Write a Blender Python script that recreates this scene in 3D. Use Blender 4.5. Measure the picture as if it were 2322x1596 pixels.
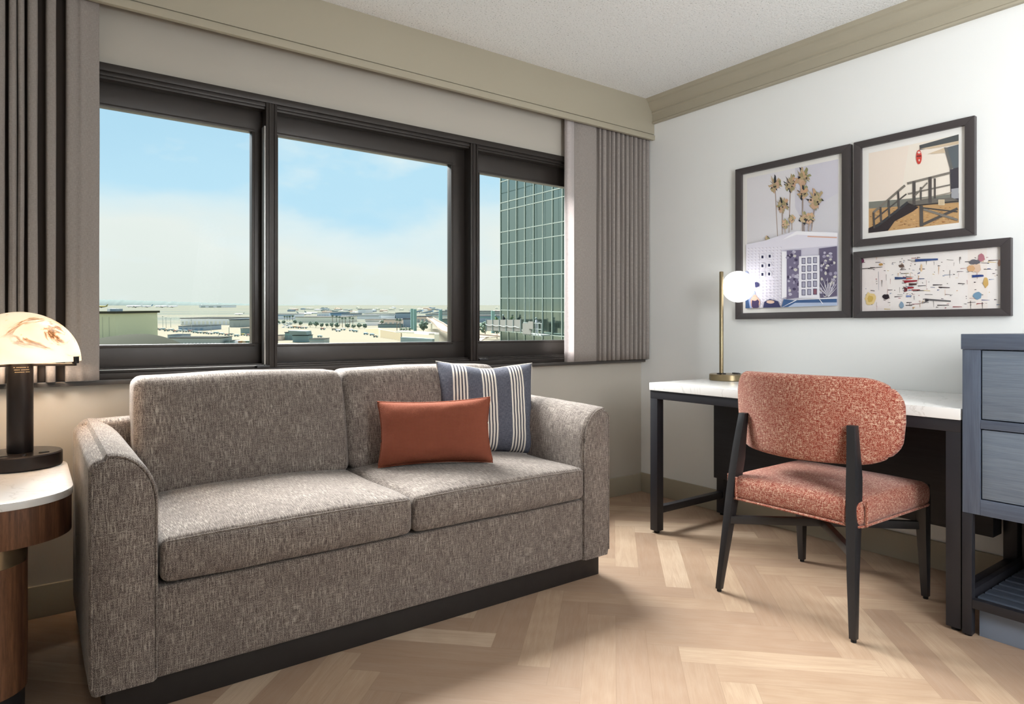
import bpy, bmesh, math, random
from mathutils import Vector, Matrix
random.seed(7)
S = bpy.context.scene
for o in list(bpy.data.objects): bpy.data.objects.remove(o, do_unlink=True)
COL = S.collection
W_PX, H_PX = 2322, 1596
FPX, CXP, YH = 1492.0, 1161.0, 747.0
CAM_H = 1.03
YAW = math.radians(36.26)
# ------------------------------------------------------------------ camera
cam = bpy.data.cameras.new('camera'); co = bpy.data.objects.new('camera', cam); COL.objects.link(co)
co.location = (0, 0, CAM_H); co.rotation_euler = (math.pi/2, 0, -YAW)
cam.sensor_fit = 'HORIZONTAL'; cam.sensor_width = 36; cam.lens = 36*FPX/W_PX
cam.shift_y = -(H_PX/2-YH)/W_PX
cam.clip_start = .05; cam.clip_end = 60000
S.camera = co
# ------------------------------------------------------------------ colour + exposure
S.view_settings.view_transform = 'Standard'; S.view_settings.look = 'None'
S.view_settings.exposure = 0.0; S.view_settings.gamma = 1; S.view_settings.use_curve_mapping = False
def lin(c):
    out = []
    for v in c[:3]:
        v = v/255
        out.append(v/12.92 if v <= .04045 else ((v+.055)/1.055)**2.4)
    return tuple(out)+(1,)
# ------------------------------------------------------------------ sky
w = bpy.data.worlds.new('sky'); S.world = w; w.use_nodes = True
nt = w.node_tree; nt.nodes.clear()
def N(nt, t, **k):
    n = nt.nodes.new(t)
    for a, b in k.items(): setattr(n, a, b)
    return n
out = N(nt, 'ShaderNodeOutputWorld'); bg = N(nt, 'ShaderNodeBackground')
tc = N(nt, 'ShaderNodeTexCoord'); sep = N(nt, 'ShaderNodeSeparateXYZ')
nt.links.new(tc.outputs['Generated'], sep.inputs[0])
nz = N(nt, 'ShaderNodeTexNoise'); nz.inputs['Scale'].default_value = 2.3; nz.inputs['Detail'].default_value = 5; nz.inputs['Roughness'].default_value = .5
mp = N(nt, 'ShaderNodeMapping'); mp.inputs['Scale'].default_value = (1, 1, 2.2); mp.inputs['Location'].default_value = (3.1, 1.7, .4)
nt.links.new(tc.outputs['Generated'], mp.inputs[0]); nt.links.new(mp.outputs[0], nz.inputs['Vector'])
ma = N(nt, 'ShaderNodeMath', operation='MULTIPLY_ADD'); ma.inputs[1].default_value = .26; ma.inputs[2].default_value = -.13
nt.links.new(nz.outputs['Fac'], ma.inputs[0])
ad = N(nt, 'ShaderNodeMath', operation='ADD'); nt.links.new(sep.outputs['Z'], ad.inputs[0]); nt.links.new(ma.outputs[0], ad.inputs[1])
rp = N(nt, 'ShaderNodeValToRGB'); cr = rp.color_ramp
for e, (p, c) in zip([cr.elements[0], cr.elements[1]]+[cr.elements.new(.5) for _ in range(5)],
        [(0.0, (216, 226, 219)), (.07, (224, 232, 226)), (.125, (229, 236, 232)), (.17, (214, 233, 239)), (.20, (186, 224, 243)), (.32, (174, 215, 238)), (.75, (190, 212, 232))]):
    e.position = p; e.color = lin(c)
nt.links.new(ad.outputs[0], rp.inputs[0])
wn_ = N(nt, 'ShaderNodeTexNoise'); wn_.inputs['Scale'].default_value = 5.5; wn_.inputs['Detail'].default_value = 4; wn_.inputs['Roughness'].default_value = .55; nt.links.new(mp.outputs[0], wn_.inputs['Vector'])
wr = N(nt, 'ShaderNodeMapRange'); wr.inputs['From Min'].default_value = .54; wr.inputs['From Max'].default_value = .72; wr.inputs['To Max'].default_value = .75; nt.links.new(wn_.outputs['Fac'], wr.inputs['Value'])
wm = N(nt, 'ShaderNodeMix', data_type='RGBA'); wm.inputs[7].default_value = lin((226, 238, 240)); nt.links.new(wr.outputs[0], wm.inputs[0]); nt.links.new(rp.outputs[0], wm.inputs[6])
nt.links.new(wm.outputs[2], bg.inputs[0]); bg.inputs[1].default_value = 1.08
nt.links.new(bg.outputs[0], out.inputs[0])
# ------------------------------------------------------------------ lights
def sunlamp(name, d, strength, ang, col):
    l = bpy.data.lights.new(name, 'SUN'); l.energy = strength; l.angle = math.radians(ang); l.color = col
    o = bpy.data.objects.new(name, l); COL.objects.link(o)
    o.rotation_euler = Vector(d).to_track_quat('-Z', 'Y').to_euler(); return o
sunlamp('sun', (.06, -1, -1.15), 32.0, 50, (1, .99, .975))
def arealamp(name, loc, d, sx, sy, power, col):
    l = bpy.data.lights.new(name, 'AREA'); l.shape = 'RECTANGLE'; l.size = sx; l.size_y = sy; l.energy = power; l.color = col
    o = bpy.data.objects.new(name, l); COL.objects.link(o); o.location = loc
    o.rotation_euler = Vector(d).to_track_quat('-Z', 'Y').to_euler(); return o
arealamp('ceiling_fill', (.9, -.7, 2.40), (.10, .12, -1), 1.5, 1.5, 4, (.97, .99, 1))  # added soft fill from above, behind the camera; no fixture there
arealamp('upward_fill', (1.3, -1.0, 1.1), (.10, .20, 1), .7, .7, 52, (.92, .97, 1))  # added fill turned upward to brighten the ceiling, unseen
arealamp('wall_fill', (1.4, -.9, 1.6), (1, .50, -.12), .9, .9, 47, (.98, .99, 1))  # added fill behind the camera, aimed to brighten the right wall
pl = arealamp('window_portal', (.9, 3.02, 1.44), (0, -1, 0), 3.7, 1.2, 1, (1, 1, 1)); pl.data.cycles.is_portal = True

# ================================================================== materials
MATS = {}
def base(name, col, rough=.6, metal=0, spec=.5):
    m = bpy.data.materials.new(name); m.use_nodes = True
    b = m.node_tree.nodes['Principled BSDF']
    b.inputs['Base Color'].default_value = lin(col) if max(col) > 1 else tuple(col)+(1,)
    b.inputs['Roughness'].default_value = rough; b.inputs['Metallic'].default_value = metal
    b.inputs['Specular IOR Level'].default_value = spec
    MATS[name] = m; return m, m.node_tree, b
def coords(nt, kind='UV', scale=(1, 1, 1), rot=(0, 0, 0)):
    t = N(nt, 'ShaderNodeTexCoord'); m = N(nt, 'ShaderNodeMapping')
    m.inputs['Scale'].default_value = scale; m.inputs['Rotation'].default_value = rot
    nt.links.new(t.outputs[kind], m.inputs[0]); return m.outputs[0]
def noise(nt, vec, scale=1, detail=2, rough=.5, dist=0):
    n = N(nt, 'ShaderNodeTexNoise'); n.inputs['Scale'].default_value = scale; n.inputs['Detail'].default_value = detail
    n.inputs['Roughness'].default_value = rough; n.inputs['Distortion'].default_value = dist
    nt.links.new(vec, n.inputs['Vector']); return n.outputs['Fac']
def math_(nt, op, a, b=None, c=None):
    n = N(nt, 'ShaderNodeMath', operation=op)
    for i, v in enumerate((a, b, c)):
        if v is None: continue
        if isinstance(v, (int, float)): n.inputs[i].default_value = v
        else: nt.links.new(v, n.inputs[i])
    return n.outputs[0]
def ramp(nt, fac, stops, const=False):
    r = N(nt, 'ShaderNodeValToRGB'); cr = r.color_ramp
    if const: cr.interpolation = 'CONSTANT'
    while len(cr.elements) < len(stops): cr.elements.new(.5)
    for e, (p, c) in zip(cr.elements, stops): e.position = p; e.color = lin(c) if max(c) > 1 else tuple(c)+(1,)
    nt.links.new(fac, r.inputs[0]); return r.outputs[0]
def mix(nt, fac, a, b, mode='MIX'):
    m = N(nt, 'ShaderNodeMix', data_type='RGBA', blend_type=mode)
    for i, v in ((0, fac), (6, a), (7, b)):
        if isinstance(v, (int, float)): m.inputs[i].default_value = v
        elif isinstance(v, tuple): m.inputs[i].default_value = lin(v) if max(v[:3]) > 1 else v
        else: nt.links.new(v, m.inputs[i])
    return m.outputs[2]
def bump(nt, b, h, strength=.3, dist=.001):
    n = N(nt, 'ShaderNodeBump'); n.inputs['Strength'].default_value = strength; n.inputs['Distance'].default_value = dist
    nt.links.new(h, n.inputs['Height']); nt.links.new(n.outputs[0], b.inputs['Normal'])
def paint(name, col, rough=.75, bs=.06):
    m, nt, b = base(name, col, rough, spec=.3)
    h = noise(nt, coords(nt, 'UV', (260, 260, 260)), 1, 2); bump(nt, b, h, bs, .001)
    big = noise(nt, coords(nt, 'UV', (1.3, 1.3, 1.3)), 1, 2)
    c = ramp(nt, big, [(.3, tuple(v*.985 for v in col)), (.7, col)]); nt.links.new(c, b.inputs['Base Color']); return m
M = {}
M['wall_white'] = paint('wall_white', (237, 239, 238))
M['wall_beige'] = paint('wall_beige', (184, 179, 169))
M['trim'] = paint('trim_beige', (170, 163, 145), .55, .03)
# popcorn ceiling
m, nt, b = base('popcorn_ceiling', (226, 228, 225), .95, spec=.1)
v = coords(nt, 'UV', (1, 1, 1))
n1 = noise(nt, v, 130, 4, .7); n2 = noise(nt, v, 70, 2, .5)
pit_shade = ramp(nt, n1, [(.34, (160, 162, 160)), (.42, (244, 245, 244))]); nt.links.new(pit_shade, b.inputs['Base Color'])  # low spots coloured darker, painting in the shade of the pits
bump(nt, b, math_(nt, 'ADD', n1, n2), .9, .006); M['ceiling'] = m
# oak planks
m, nt, b = base('oak_planks', (200, 170, 140), .42, spec=.35)
at = N(nt, 'ShaderNodeVertexColor', layer_name='plank'); sp = N(nt, 'ShaderNodeSeparateColor'); nt.links.new(at.outputs[0], sp.inputs[0])
v = coords(nt, 'UV', (1, 1, 1)); cmb = N(nt, 'ShaderNodeCombineXYZ'); sv = N(nt, 'ShaderNodeSeparateXYZ'); nt.links.new(v, sv.inputs[0])
nt.links.new(sv.outputs[0], cmb.inputs[0]); nt.links.new(sv.outputs[1], cmb.inputs[1]); nt.links.new(math_(nt, 'MULTIPLY', sp.outputs[1], 40), cmb.inputs[2])
m1 = N(nt, 'ShaderNodeMapping'); m1.inputs['Scale'].default_value = (3.2, 34, 1); nt.links.new(cmb.outputs[0], m1.inputs[0])
g1 = noise(nt, m1.outputs[0], 1, 5, .62, 1.2)
m2 = N(nt, 'ShaderNodeMapping'); m2.inputs['Scale'].default_value = (14, 420, 1); nt.links.new(cmb.outputs[0], m2.inputs[0])
g2 = noise(nt, m2.outputs[0], 1, 3, .7)
m3 = N(nt, 'ShaderNodeMapping'); m3.inputs['Scale'].default_value = (1.6, 9, 1); nt.links.new(cmb.outputs[0], m3.inputs[0])
wv = N(nt, 'ShaderNodeTexWave', wave_type='RINGS', rings_direction='Y'); wv.inputs['Scale'].default_value = 1.6; wv.inputs['Distortion'].default_value = 5; wv.inputs['Detail'].default_value = 2.5; wv.inputs['Detail Scale'].default_value = 1.3
nt.links.new(m3.outputs[0], wv.inputs['Vector'])
tone = ramp(nt, sp.outputs[0], [(0, (164, 140, 120)), (.35, (178, 154, 131)), (.7, (185, 162, 138)), (1, (199, 178, 155))])
c = mix(nt, math_(nt, 'MULTIPLY', ramp(nt, g1, [(.35, (255, 255, 255)), (.65, (0, 0, 0))]), .38), tone, (158, 128, 103))
c = mix(nt, math_(nt, 'MULTIPLY', ramp(nt, g2, [(.3, (255, 255, 255)), (.6, (0, 0, 0))]), .20), c, (128, 100, 80))
c = mix(nt, math_(nt, 'MULTIPLY', wv.outputs['Fac'], .13), c, (140, 108, 85))
nt.links.new(c, b.inputs['Base Color']); bump(nt, b, g2, .10, .0006)
nt.links.new(ramp(nt, g1, [(0, (.50,)*3), (1, (.36,)*3)]), b.inputs['Roughness'])
M['floor'] = m
M['groove'] = base('floor_joint', (120, 98, 80), .9)[0]
# tweed upholstery
def tweed(name, dark, mid, light, f=1.0, av=.6, ah=.4, bs=.5, sv=(300, 24), sh=(30, 300)):
    m, nt, b = base(name, mid, .95, spec=.12)
    a = noise(nt, coords(nt, 'UV', (sv[0]*f, sv[1]*f, 1)), 1, 2, .6, .3); c2 = noise(nt, coords(nt, 'UV', (sh[0]*f, sh[1]*f, 1)), 1, 2, .6, .3)
    d = noise(nt, coords(nt, 'UV', (520*f, 420*f, 1)), 1, 1, .5)
    big = noise(nt, coords(nt, 'UV', (16, 9, 1)), 1, 3, .6)
    c = ramp(nt, d, [(.34, dark), (.52, mid), (.72, light)])
    boost = ramp(nt, big, [(.38, (.35,)*3), (.66, (1.0,)*3)])
    s1 = math_(nt, 'MULTIPLY', ramp(nt, a, [(.52, (0, 0, 0)), (.64, (255, 255, 255))]), boost); s2 = math_(nt, 'MULTIPLY', ramp(nt, c2, [(.54, (0, 0, 0)), (.66, (255, 255, 255))]), boost)
    c = mix(nt, math_(nt, 'MULTIPLY', ramp(nt, a, [(.36, (255, 255, 255)), (.46, (0, 0, 0))]), .6), c, dark)
    c = mix(nt, math_(nt, 'MULTIPLY', ramp(nt, c2, [(.34, (255, 255, 255)), (.44, (0, 0, 0))]), .35), c, dark)
    c = mix(nt, math_(nt, 'MULTIPLY', s1, av), c, light); c = mix(nt, math_(nt, 'MULTIPLY', s2, ah), c, light)
    nt.links.new(c, b.inputs['Base Color'])
    bump(nt, b, math_(nt, 'ADD', math_(nt, 'MULTIPLY', d, .6), math_(nt, 'ADD', a, c2)), bs, .0016)
    b.inputs['Sheen Weight'].default_value = .2; b.inputs['Sheen Roughness'].default_value = .5
    return m
M['sofa'] = tweed('grey_tweed', (64, 54, 51), (106, 95, 90), (192, 182, 170), 1.25)
M['chair_fab'] = tweed('rust_boucle', (118, 36, 24), (150, 62, 44), (236, 208, 182), 1.15, .40, .66, .7, (190, 60), (62, 250))
# orange waffle knit
m, nt, b = base('rust_waffle_knit', (160, 92, 70), .95, spec=.1)
v = coords(nt, 'UV', (1, 1, 1))
wa = N(nt, 'ShaderNodeTexWave', bands_direction='X'); wb = N(nt, 'ShaderNodeTexWave', bands_direction='Y')
for q in (wa, wb): q.inputs['Scale'].default_value = 62; q.inputs['Distortion'].default_value = .6; nt.links.new(v, q.inputs['Vector'])
h = math_(nt, 'MULTIPLY', wa.outputs['Fac'], wb.outputs['Fac'])
nt.links.new(ramp(nt, h, [(0, (118, 64, 48)), (.6, (152, 92, 72))]), b.inputs['Base Color']); bump(nt, b, h, .5, .002); M['orange'] = m
# navy stripe (pillow UV 0..1)
m, nt, b = base('navy_stripe_cloth', (78, 84, 100), .9, spec=.15)
tcn = N(nt, 'ShaderNodeTexCoord'); sx = N(nt, 'ShaderNodeSeparateXYZ'); nt.links.new(tcn.outputs['UV'], sx.inputs[0])
u = sx.outputs[0]
g = math_(nt, 'DIVIDE', math_(nt, 'SUBTRACT', u, .135), .2885)
fr = math_(nt, 'FRACT', g)
t5 = math_(nt, 'DIVIDE', fr, .108)
st = math_(nt, 'MULTIPLY', math_(nt, 'LESS_THAN', math_(nt, 'FRACT', t5), .52), math_(nt, 'LESS_THAN', t5, 4.6))
st = math_(nt, 'MULTIPLY', st, math_(nt, 'MULTIPLY', math_(nt, 'GREATER_THAN', g, 0), math_(nt, 'LESS_THAN', g, 3)))
thr = noise(nt, coords(nt, 'UV', (260, 30, 1)), 1, 3, .7); thr2 = noise(nt, coords(nt, 'UV', (30, 260, 1)), 1, 3, .7)
blue = ramp(nt, math_(nt, 'MULTIPLY', math_(nt, 'ADD', thr, thr2), .5), [(.38, (64, 66, 78)), (.62, (108, 110, 120))])
gs = math_(nt, 'MULTIPLY', math_(nt, 'LESS_THAN', t5, 4.6), math_(nt, 'MULTIPLY', math_(nt, 'GREATER_THAN', g, 0), math_(nt, 'LESS_THAN', g, 3)))
c = mix(nt, math_(nt, 'MULTIPLY', gs, .55), blue, (74, 70, 76)); c = mix(nt, st, c, (226, 218, 206))
nt.links.new(c, b.inputs['Base Color']); bump(nt, b, math_(nt, 'ADD', thr, thr2), .25, .001); M['navy'] = m
M['cream_piping'] = base('cream_piping', (205, 198, 188), .9)[0]
# lacquers, woods
def wood(name, c1, c2, scale, rough=.45, bs=.15, rot=0, ring=.0, spec=.4):
    m, nt, b = base(name, c1, rough, spec=spec)
    v = coords(nt, 'UV', (1, 1, 1), (0, 0, rot)); mm = N(nt, 'ShaderNodeMapping'); mm.inputs['Scale'].default_value = scale; nt.links.new(v, mm.inputs[0])
    a = noise(nt, mm.outputs[0], 1, 5, .65, 1.0); c = ramp(nt, a, [(.35, c1), (.65, c2)])
    mm2 = N(nt, 'ShaderNodeMapping'); mm2.inputs['Scale'].default_value = (scale[0]*3, scale[1]*8, 1); nt.links.new(v, mm2.inputs[0])
    a2 = noise(nt, mm2.outputs[0], 1, 3, .7)
    c = mix(nt, math_(nt, 'MULTIPLY', ramp(nt, a2, [(.35, (255, 255, 255)), (.55, (0, 0, 0))]), .35), c, tuple(x*.7 for x in c1))
    nt.links.new(c, b.inputs['Base Color']); bump(nt, b, a2, bs, .0008); return m
M['walnut'] = wood('walnut', (78, 50, 35), (128, 88, 62), (34, 2.2, 1), .5, .2)
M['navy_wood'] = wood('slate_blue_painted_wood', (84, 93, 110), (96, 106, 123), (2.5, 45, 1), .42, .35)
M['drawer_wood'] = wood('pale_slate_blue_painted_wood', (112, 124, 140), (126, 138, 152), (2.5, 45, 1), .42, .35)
M['black_wood'] = wood('black_stained_oak', (28, 28, 33), (38, 38, 43), (3, 50, 1), .5, .4)
def lacq(name, col, rough=.38, metal=0, spec=.5):
    m, nt, b = base(name, col, rough, metal, spec)
    n_ = noise(nt, coords(nt, 'Object', (30, 30, 30)), 1, 2); nt.links.new(ramp(nt, n_, [(0, (rough*.85,)*3), (1, (min(1, rough*1.15),)*3)]), b.inputs['Roughness'])
    return m
M['black'] = lacq('black_lacquer', (36, 35, 37), .42)
M['black_metal'] = lacq('black_powder_coat', (34, 34, 40), .45)
M['plinth'] = lacq('dark_brown_plinth', (31, 26, 24), .6)
M['rubber'] = lacq('black_rubber', (16, 16, 17), .8)
M['win_frame'] = lacq('bronze_aluminium', (50, 45, 42), .36, .35)
M['win_bright'] = lacq('bare_aluminium_edge', (190, 190, 188), .3, .8)
M['sill'] = lacq('dark_sill', (68, 64, 61), .32)
M['brass'] = lacq('brushed_brass', (158, 142, 112), .32, 1)
M['bronze'] = lacq('dark_bronze_metal', (46, 42, 42), .33, .7)
M['dull_brass'] = lacq('satin_bronze_band', (168, 150, 122), .35, .9)
M['frame'] = lacq('charcoal_frame', (66, 61, 62), .4)
M['mat'] = lacq('white_mat_board', (246, 245, 242), .9)
M['kick'] = lacq('pale_blue_grey_panel', (128, 140, 158), .5)
M['slat'] = wood('blue_black_slat_wood', (62, 70, 82), (78, 86, 100), (2.5, 60, 1), .32, .3)
M['socket'] = lacq('dark_socket', (50, 48, 46), .4)
M['label'] = lacq('pale_label_ink', (150, 138, 115), .7)
# quartz
m, nt, b = base('white_quartz', (240, 239, 236), .18, spec=.5)
v = coords(nt, 'UV', (2.2, 3.5, 1)); a = noise(nt, v, 1, 6, .6, 2.2)
vein = ramp(nt, math_(nt, 'ABSOLUTE', math_(nt, 'SUBTRACT', a, .5)), [(0, (222, 220, 216)), (.012, (243, 242, 240))]); nt.links.new(vein, b.inputs['Base Color']); M['quartz'] = m
# curtain cloth: diffuse + translucent
m = bpy.data.materials.new('taupe_curtain_cloth'); m.use_nodes = True; nt = m.node_tree; nt.nodes.clear()
o_ = N(nt, 'ShaderNodeOutputMaterial'); df = N(nt, 'ShaderNodeBsdfDiffuse'); tr = N(nt, 'ShaderNodeBsdfTranslucent'); mx = N(nt, 'ShaderNodeMixShader')
th = noise(nt, coords(nt, 'UV', (500, 60, 1)), 1, 3, .7); th2 = noise(nt, coords(nt, 'UV', (60, 500, 1)), 1, 3, .7)
cc = ramp(nt, math_(nt, 'MULTIPLY', math_(nt, 'ADD', th, th2), .5), [(.35, (138, 131, 127)), (.65, (168, 161, 156))])
nt.links.new(cc, df.inputs[0]); nt.links.new(cc, tr.inputs[0]); mx.inputs[0].default_value = .09
nt.links.new(df.outputs[0], mx.inputs[1]); nt.links.new(tr.outputs[0], mx.inputs[2]); nt.links.new(mx.outputs[0], o_.inputs[0]); M['curtain'] = m
m = m.copy(); m.name = 'pale_lining_cloth'; M['lining'] = m; nt = m.node_tree
for n in nt.nodes:
    if n.type == 'MIX_SHADER': n.inputs[0].default_value = .5
    if n.type == 'VALTORGB': n.color_ramp.elements[0].color = lin((205, 198, 196)); n.color_ramp.elements[1].color = lin((238, 232, 232))
# glass
def glass(name, tint, refl, rough=0.0):
    m = bpy.data.materials.new(name); m.use_nodes = True; nt = m.node_tree; nt.nodes.clear()
    o_ = N(nt, 'ShaderNodeOutputMaterial'); t = N(nt, 'ShaderNodeBsdfTransparent'); g = N(nt, 'ShaderNodeBsdfGlossy'); mx = N(nt, 'ShaderNodeMixShader')
    t.inputs[0].default_value = tint+(1,); g.inputs['Roughness'].default_value = rough
    lw = N(nt, 'ShaderNodeFresnel'); lw.inputs[0].default_value = 1.3
    f = math_(nt, 'MULTIPLY', lw.outputs[0], refl); nt.links.new(f, mx.inputs[0])
    nt.links.new(t.outputs[0], mx.inputs[1]); nt.links.new(g.outputs[0], mx.inputs[2]); nt.links.new(mx.outputs[0], o_.inputs[0]); return m
M['glass'] = glass('window_glass', (.975, .985, .98), .035)
M['pic_glass'] = glass('picture_glass', (1, 1, 1), .3, .06)
# lamp shades
m, nt, b = base('glowing_white_globe', (250, 250, 248), .3)
b.inputs['Emission Color'].default_value = (1, .97, .93, 1); b.inputs['Emission Strength'].default_value = 2.8; M['globe'] = m
m, nt, b = base('glowing_alabaster', (240, 220, 190), .35)
v = coords(nt, 'Object', (5, 5, 7)); a = noise(nt, v, 1, 6, .62, 1.6)
vein = ramp(nt, math_(nt, 'ABSOLUTE', math_(nt, 'SUBTRACT', a, .44)), [(0, (112, 66, 36)), (.016, (196, 146, 98)), (.045, (255, 255, 255))])
blot = ramp(nt, noise(nt, v, .6, 3, .6), [(.44, (0, 0, 0)), (.54, (255, 255, 255))])
vein = mix(nt, blot, (255, 255, 255), vein)
cl = ramp(nt, noise(nt, v, 1.3, 3), [(.35, (255, 222, 180)), (.65, (255, 240, 214))])
c = mix(nt, 1.0, cl, vein, 'MULTIPLY'); nt.links.new(c, b.inputs['Base Color']); nt.links.new(c, b.inputs['Emission Color']); b.inputs['Emission Strength'].default_value = .80; M['alabaster'] = m
def flat(name, col, rough=.8):
    if name in M: return M[name]
    M[name] = base(name, col, 1.0 if 'exterior' in name or name == 'hill' else rough, spec=0 if 'exterior' in name or name == 'hill' else .2)[0]; return M[name]

# ================================================================== mesh helpers
ORG = {}
class G:
    def __init__(s): s.v = []; s.f = []; s.m = []; s.uv = {}
    def add(s, vs, fs, mi=0):
        k = len(s.v); s.v += [tuple(p) for p in vs]; s.f += [tuple(i+k for i in f) for f in fs]; s.m += [mi]*len(fs); return s
    def box(s, lo, hi, mi=0):
        x0, y0, z0 = lo; x1, y1, z1 = hi
        return s.add([(x0, y0, z0), (x1, y0, z0), (x1, y1, z0), (x0, y1, z0), (x0, y0, z1), (x1, y0, z1), (x1, y1, z1), (x0, y1, z1)],
            [(0, 3, 2, 1), (4, 5, 6, 7), (0, 1, 5, 4), (1, 2, 6, 5), (2, 3, 7, 6), (3, 0, 4, 7)], mi)
    def loft(s, secs, mi=0):      # sections (x0,x1,y0,y1,z)
        vs = []; fs = []
        for x0, x1, y0, y1, z in secs: vs += [(x0, y0, z), (x1, y0, z), (x1, y1, z), (x0, y1, z)]
        for i in range(len(secs)-1):
            a = i*4
            for j in range(4): k = (j+1) % 4; fs.append((a+j, a+k, a+4+k, a+4+j))
        fs.append((3, 2, 1, 0)); a = (len(secs)-1)*4; fs.append((a, a+1, a+2, a+3)); return s.add(vs, fs, mi)
    def prism(s, poly, axis, a, b, mi=0):  # poly of 2-D points on the other two axes, extruded a..b
        n = len(poly); vs = []
        for t in (a, b):
            for p, q in poly: vs.append({'x': (t, p, q), 'y': (p, t, q), 'z': (p, q, t)}[axis])
        fs = [tuple(range(n)), tuple(range(2*n-1, n-1, -1))]
        for i in range(n): j = (i+1) % n; fs.append((i, i+n, j+n, j))
        return s.add(vs, fs, mi)
    def lathe(s, prof, c, seg=48, mi=0, cap=True):
        vs = []; fs = []
        for r, z in prof:
            for k in range(seg):
                t = 2*math.pi*k/seg; vs.append((c[0]+r*math.cos(t), c[1]+r*math.sin(t), c[2]+z))
        for i in range(len(prof)-1):
            for k in range(seg): l = (k+1) % seg; fs.append((i*seg+k, i*seg+l, (i+1)*seg+l, (i+1)*seg+k))
        if cap:
            if prof[0][0] > 1e-6: fs.append(tuple(range(seg-1, -1, -1)))
            if prof[-1][0] > 1e-6: fs.append(tuple(range((len(prof)-1)*seg, len(prof)*seg)))
        return s.add(vs, fs, mi)
    def tube(s, pts, r, n=8, closed=False, mi=0, r2=None):
        P = [Vector(p) for p in pts]; L = len(P); vs = []; fs = []; up = Vector((0, 0, 1))
        for i, p in enumerate(P):
            d = (P[(i+1) % L]-P[i-1]) if closed else (P[min(i+1, L-1)]-P[max(i-1, 0)])
            d.normalize(); a = d.cross(up)
            if a.length < .05: a = d.cross(Vector((1, 0, 0)))
            a.normalize(); b_ = d.cross(a); rr = r if r2 is None else r+(r2-r)*i/max(1, L-1)
            for k in range(n): t = 2*math.pi*k/n; vs.append(p+a*math.cos(t)*rr+b_*math.sin(t)*rr)
        for i in range(L if closed else L-1):
            j = (i+1) % L
            for k in range(n): l = (k+1) % n; fs.append((i*n+k, i*n+l, j*n+l, j*n+k))
        if not closed: fs.append(tuple(range(n-1, -1, -1))); fs.append(tuple(range((L-1)*n, L*n)))
        return s.add(vs, fs, mi)
    def sphere(s, c, r, seg=32, ring=16, mi=0, sc=(1, 1, 1)):
        vs = [(c[0], c[1], c[2]-r*sc[2])]; fs = []
        for i in range(1, ring):
            t = -math.pi/2+math.pi*i/ring
            for k in range(seg): p = 2*math.pi*k/seg; vs.append((c[0]+r*sc[0]*math.cos(t)*math.cos(p), c[1]+r*sc[1]*math.cos(t)*math.sin(p), c[2]+r*sc[2]*math.sin(t)))
        vs.append((c[0], c[1], c[2]+r*sc[2]))
        for k in range(seg): fs.append((0, 1+(k+1) % seg, 1+k))
        for i in range(ring-2):
            for k in range(seg): l = (k+1) % seg; fs.append((1+i*seg+k, 1+i*seg+l, 1+(i+1)*seg+l, 1+(i+1)*seg+k))
        a = 1+(ring-2)*seg
        for k in range(seg): fs.append((a+k, a+(k+1) % seg, len(vs)-1))
        return s.add(vs, fs, mi)
    def map(s, fn): s.v = [tuple(fn(*p)) for p in s.v]; return s
    def obj(s, name, mats, parent=None, bevel=0, seg=2, smooth=True, ang=38, uv=None, merge=False):
        if not isinstance(mats, (list, tuple)): mats = [mats]
        if parent is not None: org = ORG[parent.name]
        else:
            xs = [p[0] for p in s.v]; ys = [p[1] for p in s.v]; zs = [p[2] for p in s.v]
            org = Vector(((min(xs)+max(xs))/2, (min(ys)+max(ys))/2, min(zs)))
        me = bpy.data.meshes.new(name)
        me.from_pydata([tuple(Vector(p)-org) for p in s.v], [], s.f)
        bm = bmesh.new(); bm.from_mesh(me)
        for f, mi in zip(bm.faces, s.m): f.material_index = mi
        if merge: bmesh.ops.remove_doubles(bm, verts=bm.verts, dist=1e-5)
        bmesh.ops.recalc_face_normals(bm, faces=bm.faces)
        if bevel > 0:
            es = [e for e in bm.edges if len(e.link_faces) == 2 and e.calc_face_angle(0) > .5]
            bmesh.ops.bevel(bm, geom=es, offset=bevel, segments=seg, profile=.6, affect='EDGES', clamp_overlap=True)
        ul = bm.loops.layers.uv.new('UVMap')
        for f in bm.faces:
            n = f.normal; a = [abs(n.x), abs(n.y), abs(n.z)]; k = a.index(max(a))
            for l in f.loops:
                p = l.vert.co+org
                if uv: l[ul].uv = uv(p, n)
                elif k == 0: l[ul].uv = (p.y, p.z)
                elif k == 1: l[ul].uv = (p.x, p.z)
                else: l[ul].uv = (p.x, p.y)
        ca = math.radians(ang)
        for f in bm.faces: f.smooth = smooth
        if smooth:
            for e in bm.edges:
                if len(e.link_faces) == 2 and e.calc_face_angle(0) > ca: e.smooth = False
        bm.to_mesh(me); bm.free()
        for mt in mats: me.materials.append(mt)
        o = bpy.data.objects.new(name, me); COL.objects.link(o)
        if parent is not None: o.parent = parent
        else: o.location = org
        ORG[o.name] = org.copy(); return o
def tag(o, label=None, cat=None, group=None, kind=None):
    if label: o['label'] = label
    if cat: o['category'] = cat
    if group: o['group'] = group
    if kind: o['kind'] = kind
    return o
def empty(name, loc, label=None, cat=None, group=None, kind=None):
    o = bpy.data.objects.new(name, None); COL.objects.link(o); o.location = loc; o.empty_display_size = .1
    ORG[o.name] = Vector(loc); return tag(o, label, cat, group, kind)
def box(name, lo, hi, mat, parent=None, bevel=.002, **k): return G().box(lo, hi).obj(name, mat, parent, bevel, **k)
def axis_pts(a, b, r, n):
    r = min(r, (b-a)*.49); pts = [a, a+r*.3, a+r*.6, a+r]
    k = max(1, n)
    pts += [a+r+(b-a-2*r)*i/k for i in range(1, k)]
    return pts+[b-r, b-r*.6, b-r*.3, b]
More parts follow.
